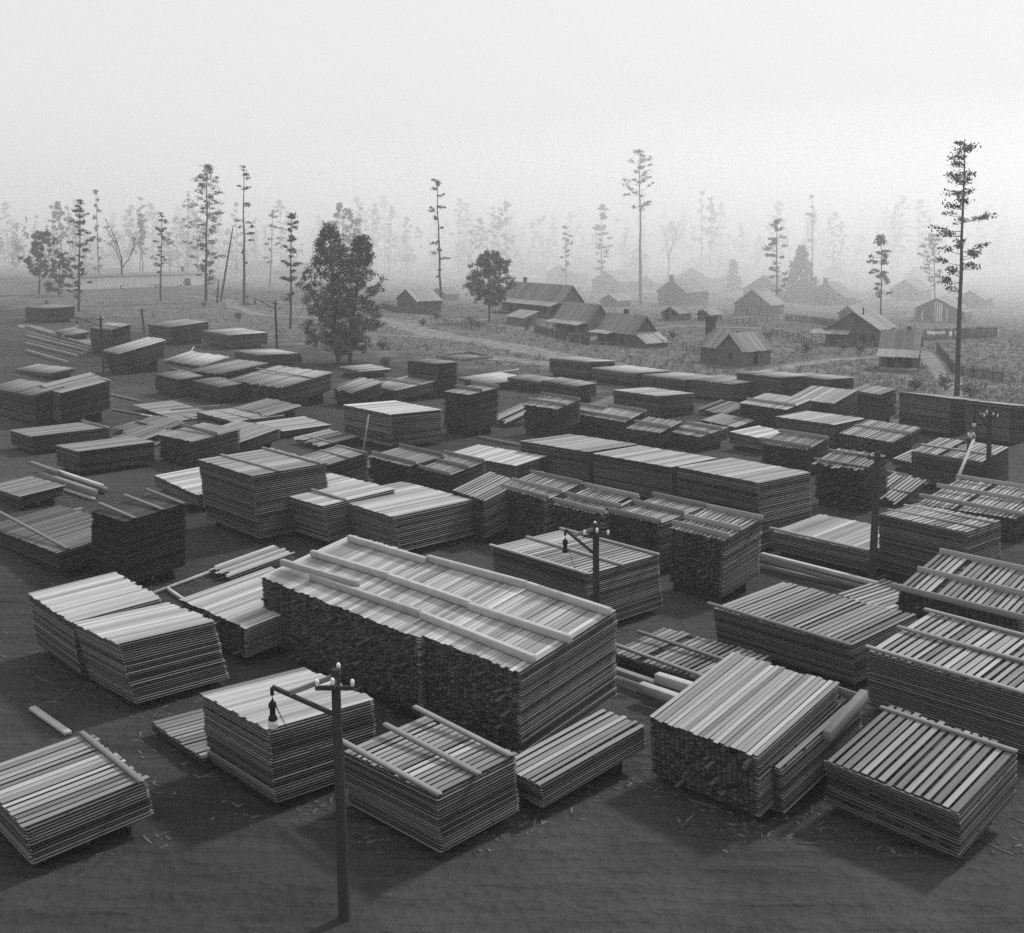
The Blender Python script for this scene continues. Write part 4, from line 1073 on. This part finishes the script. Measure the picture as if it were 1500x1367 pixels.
root, la, lb, eh, ap = house('H7', 'cabin behind the washing line with gaps of pale boards in its gable', M_ROOFP)
for u, w, h in ((2.9, 0.22, 3.9), (3.3, 0.2, 4.1), (3.75, 0.2, 4.3), (4.2, 0.14, 4.2), (1.9, 0.16, 3.0), (6.6, 0.16, 2.4)):
    m = MB(); m.box(-0.09, u, 0.1, 0.05, w, h * 0.93); m.build('pale_board', M_CLOTH, root)
porch(root, 'r', 0.3, lb * 0.6, 1.8, eh - 0.2, eh - 0.6, 0, 3)

FAR = [('H8', 'hazy cabin with a chimney on its gable, right of the dense dark conifer', 'c'), ('H9', 'hazy cabin behind the clumpy pine at right', ''),
       ('H10', 'gabled cabin with upright boards at right of centre, beyond the tall-chimney one', 'p'), ('H11', 'hazy cabin just behind the upright-board gabled cabin', ''),
       ('H12', 'hazy cabin with wide pale roof beyond the chimney gable', 'p'), ('H13', 'hazy cabin with stubby chimney on its gable near the very tall pine', 'c'),
       ('H14', 'hazy cabin with pale sagging roof left of the very tall pine', 'p'), ('H15', 'hazy cabin with bright roof behind the small hazy pine', 'p'),
       ('H16', 'very faint cabin behind the bright-roofed hazy one', ''), ('H17', 'very faint cabin above the round leafy tree', ''),
       ('H18', 'low pale-roofed house left of the tall sparse pine', 'p'), ('H20', 'faint low building right of the long pale shed', ''),
       ('H21', 'faint long low building left of the big leafy pair', ''), ('H22', 'faint pale-roofed cabin behind the dense dark conifer', 'p'),
       ('H23', 'faint cabin high among far trees beside the crooked tree', 'p'), ('H24', 'faint cabin behind the small dense conifer', ''),
       ('H25', 'faint cabin left of the hazy pine near the right edge', 'p'), ('H26', 'faint cabin behind the very tall thin pine', ''), ('H27', 'faint cabin right of the tall sparse pine', 'p'),
       ('H28', 'faint cabin just left of the dense dark conifer', ''), ('H29', 'low shed-like cabin beyond the gabled pale-roofed cabin', 'p'), ('H30', 'hazy cabin at the right edge behind the washing-line cabin', 'p'),
       ('H31', 'low hazy outhouse left of the upright-board gabled cabin', ''), ('H32', 'hazy outhouse just behind the store gable', 'p'), ('H33', 'small hazy outhouse below the chimney-gable cabin', 'p'),
       ('H34', 'faint cabin at the foot of the very tall thin pine', 'p'), ('H35', 'faint outhouse right of the low pale-roofed house', ''), ('H36', 'very faint building beyond the long pale shed', '')]
for key, lab, fl in FAR:
    root, la, lb, eh, ap = house(key, lab, M_ROOFP if 'p' in fl else None)
    if 'c' in fl: chimney(root, -0.75, la / 2 - 0.5, 0, ap + 0.9, 0.9)
    opening(root, 'l', la * 0.6, 0.1, 1.0, 1.9, 'door')
    opening(root, 'l', la * 0.22, 1.0, 0.9, 0.9, 'window')

# long pale shed far left
(ax, ay), (bx_, by_) = SHED
ln = math.hypot(bx_ - ax, by_ - ay)
root = thing('shed', 'long low pale-walled shed at far left behind the pines', 'shed', (ax, ay, 0), math.atan2(by_ - ay, bx_ - ax) - R(90), 'wooden buildings of the mill settlement')
m = MB(); gable_walls(m, 0, 0, 12, ln, 3.9, 4.6, 'a'); m.build('wall', M_PALEWALL, root)
m = MB(); gable_roof(m, 0, 0, 12, ln, 3.9, 4.6, 'a', 0.5); m.build('roof', M_ROOF, root)
opening(root, 'l', ln * 0.12, 0.1, 2.0, 2.4, 'door')
chimney(root, 8, 3, 3.5, 6.0, 0.9)

# ---------------------------------------------------------------- fences, washing line
for ht_, pts, st, lab in FENCES:
    a0 = Vector((pts[0][0], pts[0][1], 0))
    root = thing('fence', lab, 'fence', a0)
    pk = MB()
    for (p, q) in zip(pts[:-1], pts[1:]):
        p, q = Vector((p[0], p[1], 0)) - a0, Vector((q[0], q[1], 0)) - a0
        L = (q - p).length; d = (q - p) / L
        for z in ((0.3, ht_ - 0.25) if st == 'picket' else (0.35, 0.7, 1.05)):
            m = MB(); m.bar(p + Vector((0, 0.05, z)), q + Vector((0, 0.05, z)), 0.05, 0.1); m.build('rail', M_FENCE, root)
        k = int(L / 2.4) + 1
        for i in range(k + 1):
            c = p + d * L * i / k
            m = MB(); m.box(c.x - 0.06, c.y + 0.09, 0, 0.12, 0.12, ht_ + 0.1); m.build('post', M_FENCE, root)
        if st == 'picket':
            u = 0.0
            while u < L:
                c = p + d * u
                if rnd.random() > 0.06:
                    pk.bar(c, c + Vector((rnd.uniform(-0.03, 0.03), 0, ht_ * rnd.uniform(0.85, 1.12))), 0.13, 0.025, up=(0, 1, 0))
                u += 0.24
    if pk.v:
        tag(pk.build('pickets', M_FENCE, root), kind='stuff')

w0, w1, w2 = [Vector((p[0], p[1], 0)) for p in WASH]
root = thing('washing_line', 'washing line strung between posts behind the small porch cabin', 'washing line', w0)
for p in (w0, w1, w2):
    m = MB(); q = p - w0; m.tube([q, q + Vector((0, 0, 2.0))], [0.06, 0.05], 6); m.build('post', M_FENCE, root)
m = MB()
for a, b in ((w0, w1), (w1, w2)):
    a, b = a - w0, b - w0
    m.tube([a.lerp(b, i / 8) + Vector((0, 0, 1.95 - 0.2 * math.sin(math.pi * i / 8))) for i in range(9)], [0.012] * 9, 4)
m.build('line', M_WIRE, root)
for i, (f, w, h, lab) in enumerate([(0.12, 1.4, 0.7, 'wide white sheet at the left end of the washing line'), (0.42, 0.9, 0.5, 'small white cloth second from left on the washing line'), (0.7, 1.0, 0.55, 'white cloth in the middle of the washing line'),
                               (1.2, 0.7, 0.9, 'long white garment right of the middle post of the washing line'), (1.55, 1.0, 0.8, 'white shirt near the right end of the washing line')]):
    a, b = (w0, w1) if f < 1 else (w1, w2)
    f2 = f % 1
    d = (b - a).normalized()
    c = a.lerp(b, f2)
    v, fc = [], []
    n_ = 8
    for j in range(n_ + 1):
        u = w * j / n_
        sag = 1.95 - 0.2 * math.sin(math.pi * min(1, f2 + u / (b - a).length))
        for z in range(4):
            off = 0.06 * math.sin(j * 1.7 + i) * z / 3
            p = c + d * u + Vector((-d.y, d.x, 0)) * off
            v.append((p.x, p.y, sag - h * z / 3 * (1 + 0.08 * math.sin(j))))
    for j in range(n_):
        for z in range(3):
            fc.append((j * 4 + z, j * 4 + z + 1, j * 4 + z + 5, j * 4 + z + 4))
    o = link('laundry', mesh_np('laundry', v, fc), M_CLOTH)
    so = o.modifiers.new('cloth', 'SOLIDIFY'); so.thickness = 0.01
    tag(o, lab, 'laundry', 'white laundry on the line')

# ---------------------------------------------------------------- trees
def cards(C, s, rs):
    """leaf cards: centres C (n,3), half sizes s (n,), random directions"""
    n = len(C)
    a = rs.normal(size=(n, 3)); a /= np.linalg.norm(a, axis=1)[:, None]
    b = rs.normal(size=(n, 3)); b -= a * (a * b).sum(1)[:, None]; b /= np.linalg.norm(b, axis=1)[:, None]
    a *= s[:, None]; b *= (s * rs.uniform(0.25, 0.7, n))[:, None]
    V = np.stack([C - a - b, C + a - b, C + a + b, C - a + b], 1).reshape(-1, 3)
    F = np.arange(4 * n).reshape(n, 4)
    return V, F

def tuft_points(centres, radii, per, rs, flat_=0.55):
    out = []
    for c, r_ in zip(centres, radii):
        p = rs.normal(size=(per, 3)) * (r_ * 0.48)
        p[:, 2] *= flat_
        out.append(p + c)
    return np.concatenate(out) if out else np.zeros((0, 3))

def pine_parts(h, lean, cs, rad, n, seed, dist, flat_=0.5):
    rs = np.random.RandomState(seed)
    r = random.Random(seed)
    tr = MB()
    tip = Vector((lean, 0, h))
    wob = [Vector((r.uniform(-1, 1), r.uniform(-1, 1), 0)) * 0.004 * h for _ in range(9)]
    wob[0] = Vector()
    pts = [tip * (i / 8) + wob[i] for i in range(9)]
    r0 = 0.011 * h
    tr.tube(pts, [r0 * (1 - 0.88 * i / 8) + 0.015 for i in range(9)], 7)
    def at(f):
        k = min(7, int(f * 8)); return pts[k].lerp(pts[k + 1], f * 8 - k)
    cen, cr = [], []
    nl = max(6, int(n * 0.42))
    for i in range(nl):
        f = cs + (1 - cs) * min(1, max(0, (i + r.uniform(-1.5, 2.5)) / nl)) ** 0.9
        g = (f - cs) / (1 - cs)
        prof = (0.55 + 0.9 * g) if g < 0.45 else (0.95 * (1 - (g - 0.45) / 0.6) + 0.12)
        ln = rad * prof * (r.uniform(0.25, 0.8) if r.random() < 0.5 else r.uniform(0.8, 1.45))
        az = r.uniform(0, 2 * math.pi)
        p = at(f)
        e = p + Vector((math.cos(az) * ln, math.sin(az) * ln, ln * r.uniform(-0.05, 0.45)))
        if dist < 340:
            q = p.lerp(e, 0.5) + Vector((0, 0, -0.05 * ln))
            tr.tube([p, q, e], [0.035 + 0.012 * ln, 0.03, 0.015], 4, False)
        k = max(1, int(round(n / nl)))
        for j in range(k):
            u = 1 - 0.55 * (j / max(1, k)) * r.uniform(0.6, 1.2)
            c = p.lerp(e, u) + Vector((r.uniform(-.2, .2), r.uniform(-.2, .2), r.uniform(0, .3)))
            cen.append(tuple(c)); cr.append(r.uniform(0.35, 1.0) * (0.42 + 0.17 * rad))
    cen.append(tuple(at(0.985))); cr.append(0.5 + 0.1 * rad)
    per = 34 if dist < 150 else 30 if dist < 240 else 26 if dist < 340 else 18
    P = tuft_points(cen, cr, per, rs, flat_)
    s = rs.uniform(0.6, 1.2, len(P)) * (0.13 if dist < 150 else 0.17 if dist < 240 else 0.18 if dist < 340 else 0.30)
    V, F = cards(P, s, rs)
    return tr, mesh_np('crown', V, F)

def leafy_parts(h, lean, cs, rad, n, seed, dist, trunks=1):
    rs = np.random.RandomState(seed)
    r = random.Random(seed)
    tr = MB()
    top = Vector((lean, 0, h))
    pts = [top * f + Vector((r.uniform(-.15, .15), r.uniform(-.15, .15), 0)) * (f > 0) for f in (0, 0.25, 0.5, 0.75, 0.95)]
    r0 = 0.016 * h
    tr.tube(pts, [r0, r0 * .8, r0 * .6, r0 * .35, 0.04], 7)
    cen, cr = [], []
    for i in range(n // 4):
        f = cs + (1 - cs) * (i + r.random()) / (n // 4)
        g = (f - cs) / (1 - cs)
        lobe = 1 + 0.22 * math.sin(f * 19 + seed) 
        prof = lobe * math.sin(math.pi * min(1, 0.10 + 0.86 * g)) ** 0.7 if rad > 0.3 * h * (1 - cs) else lobe * (0.8 + 0.5 * g if g < 0.45 else 1.0 * ((1 - g) / 0.55) ** 0.8 + 0.08)
        ln = rad * min(1.2, prof) * math.sqrt(r.uniform(0.08, 1.0))
        az = r.uniform(0, 2 * math.pi)
        k = min(3, int(f * 4)); p = pts[k].lerp(pts[k + 1], min(1, f * 4 - k))
        st = pts[max(0, k - 1)].lerp(pts[k], 0.6)
        e = Vector((p.x + math.cos(az) * ln, p.y + math.sin(az) * ln, f * h + r.uniform(-0.4, 0.6)))
        if i % 3 == 0:
            tr.tube([Vector((p.x, p.y, max(0.5, e.z - 0.5 * ln - 0.4))), p.lerp(e, 0.6) + Vector((0, 0, -0.15 * ln)), e], [0.06, 0.035, 0.012], 4, False)
        for j in range(4):
            cen.append(tuple(e + Vector((r.uniform(-.5, .5), r.uniform(-.5, .5), r.uniform(-.4, .4))) * (0.35 + rad * 0.13))); cr.append(r.uniform(0.35, 0.8) * (0.4 + rad * 0.09))
    per = 19 if dist < 200 else 20 if dist < 250 else 22
    P = tuft_points(cen, cr, per, rs, 0.8)
    s = rs.uniform(0.6, 1.2, len(P)) * (0.115 if dist < 200 else 0.17 if dist < 260 else 0.22)
    V, F = cards(P, s, rs)
    return tr, mesh_np('crown', V, F)

def cedar_parts(h, rad, n, seed, dist):
    rs = np.random.RandomState(seed)
    tr = MB(); tr.tube([(0, 0, 0), (0, 0, h * 0.9)], [0.2, 0.04], 6)
    g = rs.uniform(0, 1, n) ** 1.3
    az = rs.uniform(0, 2 * math.pi, n)
    rr = rad * (1 - g) ** 0.8 * rs.uniform(0.35, 1.1, n) + 0.1
    cen = np.stack([rr * np.cos(az), rr * np.sin(az), 0.4 + g * (h - 0.7)], 1)
    P = tuft_points([tuple(c) for c in cen], rs.uniform(0.5, 1.0, n), 9, rs, 0.6)
    V, F = cards(P, rs.uniform(0.2, 0.4, len(P)), rs)
    return tr, mesh_np('crown', V, F)

def bare_parts(h, lean, rad, seed):
    r = random.Random(seed)
    tr = MB()
    def grow(p, d, ln, ra, depth):
        q = p + d * ln
        tr.tube([p, p.lerp(q, 0.5) + Vector((r.uniform(-.05, .05), r.uniform(-.05, .05), 0)) * ln, q], [ra, ra * 0.85, ra * 0.65], 5, False)
        if depth == 0: return
        for _ in range(3 if depth > 1 else 4):
            e = (d + Vector((r.uniform(-1, 1), r.uniform(-1, 1), r.uniform(-0.15, 0.6))) * 0.75).normalized()
            grow(p.lerp(q, r.uniform(0.6, 1.0)), e, ln * r.uniform(0.5, 0.75), ra * 0.55, depth - 1)
    grow(Vector((0, 0, 0)), Vector((lean / h, 0, 1)).normalized(), h * 0.42, 0.014 * h, 4)
    return tr

def plant_tree(x, y, h, lean, kind, cs, rad, n, label):
    seed = int(abs(x * 17 + y * 3 + h * 7)) + 5
    d = math.hypot(x, y)
    name = {'pine': 'pine_tree', 'leafy': 'leafy_tree', 'snag': 'dead_trunk', 'bare': 'bare_tree', 'cedar': 'conifer_tree'}[kind]
    if kind == 'snag':
        m = MB(); m.tube([(0, 0, 0), (lean * 0.5, 0, h * 0.5), (lean, 0, h)], [0.3, 0.25, 0.14], 7)
        return tag(m.build(name, M_BARK, loc=(x, y, 0)), label, 'dead tree')
    root = thing(name, label, 'tree', (x, y, 0), 0, 'trees about the settlement')
    if kind == 'bare':
        o = bare_parts(h, lean, rad, seed).build('trunk', M_BARK, root)
        return root
    if kind == 'pine': tr, cr = pine_parts(h, lean, cs, rad, n, seed, d)
    elif kind == 'leafy': tr, cr = leafy_parts(h, lean, cs, rad, n, seed, d)
    else: tr, cr = cedar_parts(h, rad, n, seed, d)
    tr.build('trunk', M_BARK, root)
    link('crown', cr, M_LEAF2 if kind == 'leafy' else M_LEAF, root)
    return root
for row in TREES:
    plant_tree(*row)

# isolated low boughs of the tallest right pine
# far pines of the hazy woods: six grown once, then copied tree and parts
protos = []
for i in range(6):
    tr, cr = pine_parts(28.0, rnd.uniform(-1, 1), 0.12 + 0.07 * i, 2.8 + 0.6 * (i % 4), 46 + 8 * i, 900 + i, 500, 0.8)
    protos.append((tr, cr))
fr = random.Random(12)
made = {}
for i in range(150):
    d = fr.uniform(400, 760)
    px = fr.uniform(-20, 1520)
    x = (px - 745) / 1650 * d
    k = fr.randrange(6)
    if k not in made:
        root = thing('pine_tree', 'hazy pine in the far woods beyond the cabins', 'tree', (x, d, 0), 0, 'hazy pines in the far woods')
        protos[k][0].build('trunk', M_BARK, root); link('crown', protos[k][1], M_LEAF, root)
        made[k] = root
    else:
        src = made[k]
        root = src.copy(); COL.objects.link(root); root.location = (x, d, 0)
        for ch in src.children:
            c = ch.copy(); COL.objects.link(c); c.parent = root
    s = fr.uniform(0.65, 1.2)
    root.scale = (s, s, s * fr.uniform(0.9, 1.1))
    root.rotation_euler = (0, 0, fr.uniform(0, 6.28))

# the wood behind them reads as one mass
rs = np.random.RandomState(4)
n = 3200
cx_ = rs.uniform(-760, 760, n); cy_ = rs.uniform(470, 1000, n)
hh = rs.uniform(7, 19, n) + 6 * (rs.rand(n) < 0.15)
ok_ = np.abs(cx_) < 0.55 * cy_ + 40; cx_, cy_, hh = cx_[ok_], cy_[ok_], hh[ok_]
P = []
for x, y, h in zip(cx_, cy_, hh):
    k = 16
    f = rs.uniform(0.25, 1, k)
    r_ = (1.15 - f) * 4.5
    az = rs.uniform(0, 6.28, k)
    P.append(np.stack([x + r_ * np.cos(az) * rs.uniform(0.2, 1, k), y + r_ * np.sin(az) * rs.uniform(0.2, 1, k), f * h], 1))
P = np.concatenate(P)
V, F = cards(P, rs.uniform(0.5, 1.5, len(P)), rs)
tag(link('far_woods', mesh_np('far_woods', V, F), M_LEAF), kind='stuff')
# low scrub between the cabins
n = 420
x = rs.uniform(-260, 300, n); y = rs.uniform(270, 560, n)
k = 14
C = np.repeat(np.stack([x, y, np.zeros(n)], 1), k, 0)
hs = np.repeat(rs.uniform(0.6, 3.2, n), k)
C[:, 0] += rs.normal(size=n * k) * hs * 0.6
C[:, 1] += rs.normal(size=n * k) * hs * 0.6
C[:, 2] += rs.uniform(0.1, 1, n * k) * hs
V, F = cards(C, rs.uniform(0.18, 0.42, n * k), rs)
tag(link('undergrowth', mesh_np('undergrowth', V, F), M_LEAF2), kind='stuff')

for i, (x, y) in enumerate(SHRUBS):
    seed = 300 + i
    rs2 = np.random.RandomState(seed)
    h = rs2.uniform(0.9, 2.2)
    root = thing('shrub', 'weedy shrub growing on the open ground among the cabins', 'shrub', (x, y, 0), 0, 'weedy shrubs on the open ground')
    m = MB()
    cen = []
    for j in range(9):
        az = rs2.uniform(0, 6.28); e = Vector((math.cos(az) * h * 0.6 * rs2.rand(), math.sin(az) * h * 0.6 * rs2.rand(), h * rs2.uniform(0.5, 1)))
        m.tube([(0, 0, 0), e * 0.5, e], [0.03, 0.02, 0.01], 4, False); cen += [tuple(e), tuple(e * 0.7)]
    m.build('stem', M_BARK, root)
    P = tuft_points(cen, [0.5 * h * 0.7] * len(cen), 16, rs2, 0.8)
    V, F = cards(P, rs2.uniform(0.06, 0.16, len(P)), rs2)
    link('leaves', mesh_np('leaves', V, F), M_LEAF2, root)

# ---------------------------------------------------------------- dry grass on the open ground
n = 32000
y = 1 / rs.uniform(1 / 340, 1 / 100, n)
x = rs.uniform(-0.5, 0.5, n) * y
keep = (0.73 * x + 0.68 * y > 101)
for (p, hw) in [(q, hw) for _, hw, pts in ROADS for q in pts]:
    pass
def near_road(x, y):
    bad = np.zeros(len(x), bool)
    for _, hw, pts in ROADS:
        for a, b in zip(pts[:-1], pts[1:]):
            ax_, ay_ = a; dx, dy = b[0] - ax_, b[1] - ay_
            u = np.clip(((x - ax_) * dx + (y - ay_) * dy) / (dx * dx + dy * dy), 0, 1)
            bad |= np.hypot(x - ax_ - u * dx, y - ay_ - u * dy) < hw * 0.85
    return bad
keep &= ~near_road(x, y)
x, y = x[keep], y[keep]
n = len(x)
b = 5
X = np.repeat(x, b) + rs.normal(size=n * b) * 0.15
Y = np.repeat(y, b) + rs.normal(size=n * b) * 0.15
Hh = np.repeat(rs.gamma(2.0, 0.11, n) + 0.08, b) * rs.uniform(0.6, 1.1, n * b)
az = rs.uniform(0, 6.28, n * b)
wd = 0.035 + 0.05 * Hh
lx, ly = rs.normal(size=n * b) * 0.35 * Hh, rs.normal(size=n * b) * 0.35 * Hh
V = np.stack([np.stack([X - np.cos(az) * wd, Y - np.sin(az) * wd, np.zeros(n * b)], 1), np.stack([X + np.cos(az) * wd, Y + np.sin(az) * wd, np.zeros(n * b)], 1), np.stack([X + lx, Y + ly, Hh], 1)], 1).reshape(-1, 3)
tag(link('dry_grass', mesh_np('dry_grass', V, np.arange(3 * n * b).reshape(-1, 3)), M_GRASS), kind='stuff')

# bark, edgings and dropped laths strewn in the yard lanes
LX, LY = [], []
for row in STACKS:
    d_ = math.hypot(row[0], row[1])
    if d_ > 110: continue
    for _ in range(int(1500 / d_)):
        u, v = rs.uniform(-0.1, 1.1), rs.uniform(-0.1, 1.1)
        if rs.rand() < 0.5: u = -abs(rs.normal()) * 0.22
        else: v = -abs(rs.normal()) * 0.2
        LX.append(row[0] + u * row[6] * CB + v * row[4] * CA); LY.append(row[1] + u * row[6] * SB + v * row[4] * SA)
for _ in range(260):
    y_ = 1 / rs.uniform(1 / 140, 1 / 34); LX.append(rs.uniform(-0.5, 0.5) * y_); LY.append(y_)
x, y = np.array(LX), np.array(LY)
keep = (0.73 * x + 0.68 * y < 96) & (y > 30.5); x, y = x[keep], y[keep]; n = len(x)
V, F = box_verts(np.stack([np.zeros(n), np.zeros(n), np.zeros(n), rs.gamma(1.1, 0.16, n) + 0.04, rs.uniform(0.02, 0.09, n), rs.uniform(0.01, 0.03, n)], 1))
az = np.repeat(np.where(rs.rand(n) < 0.5, R(43), R(133)) + rs.normal(size=n) * 0.5, 8)
c, s = np.cos(az), np.sin(az)
V = np.stack([V[:, 0] * c - V[:, 1] * s + np.repeat(x, 8), V[:, 0] * s + V[:, 1] * c + np.repeat(y, 8), V[:, 2] + 0.004], 1)
o = link('lumber_litter', mesh_np('lumber_litter', V, F), M_TIMBER); tag(o, kind='stuff', tone=0.22)
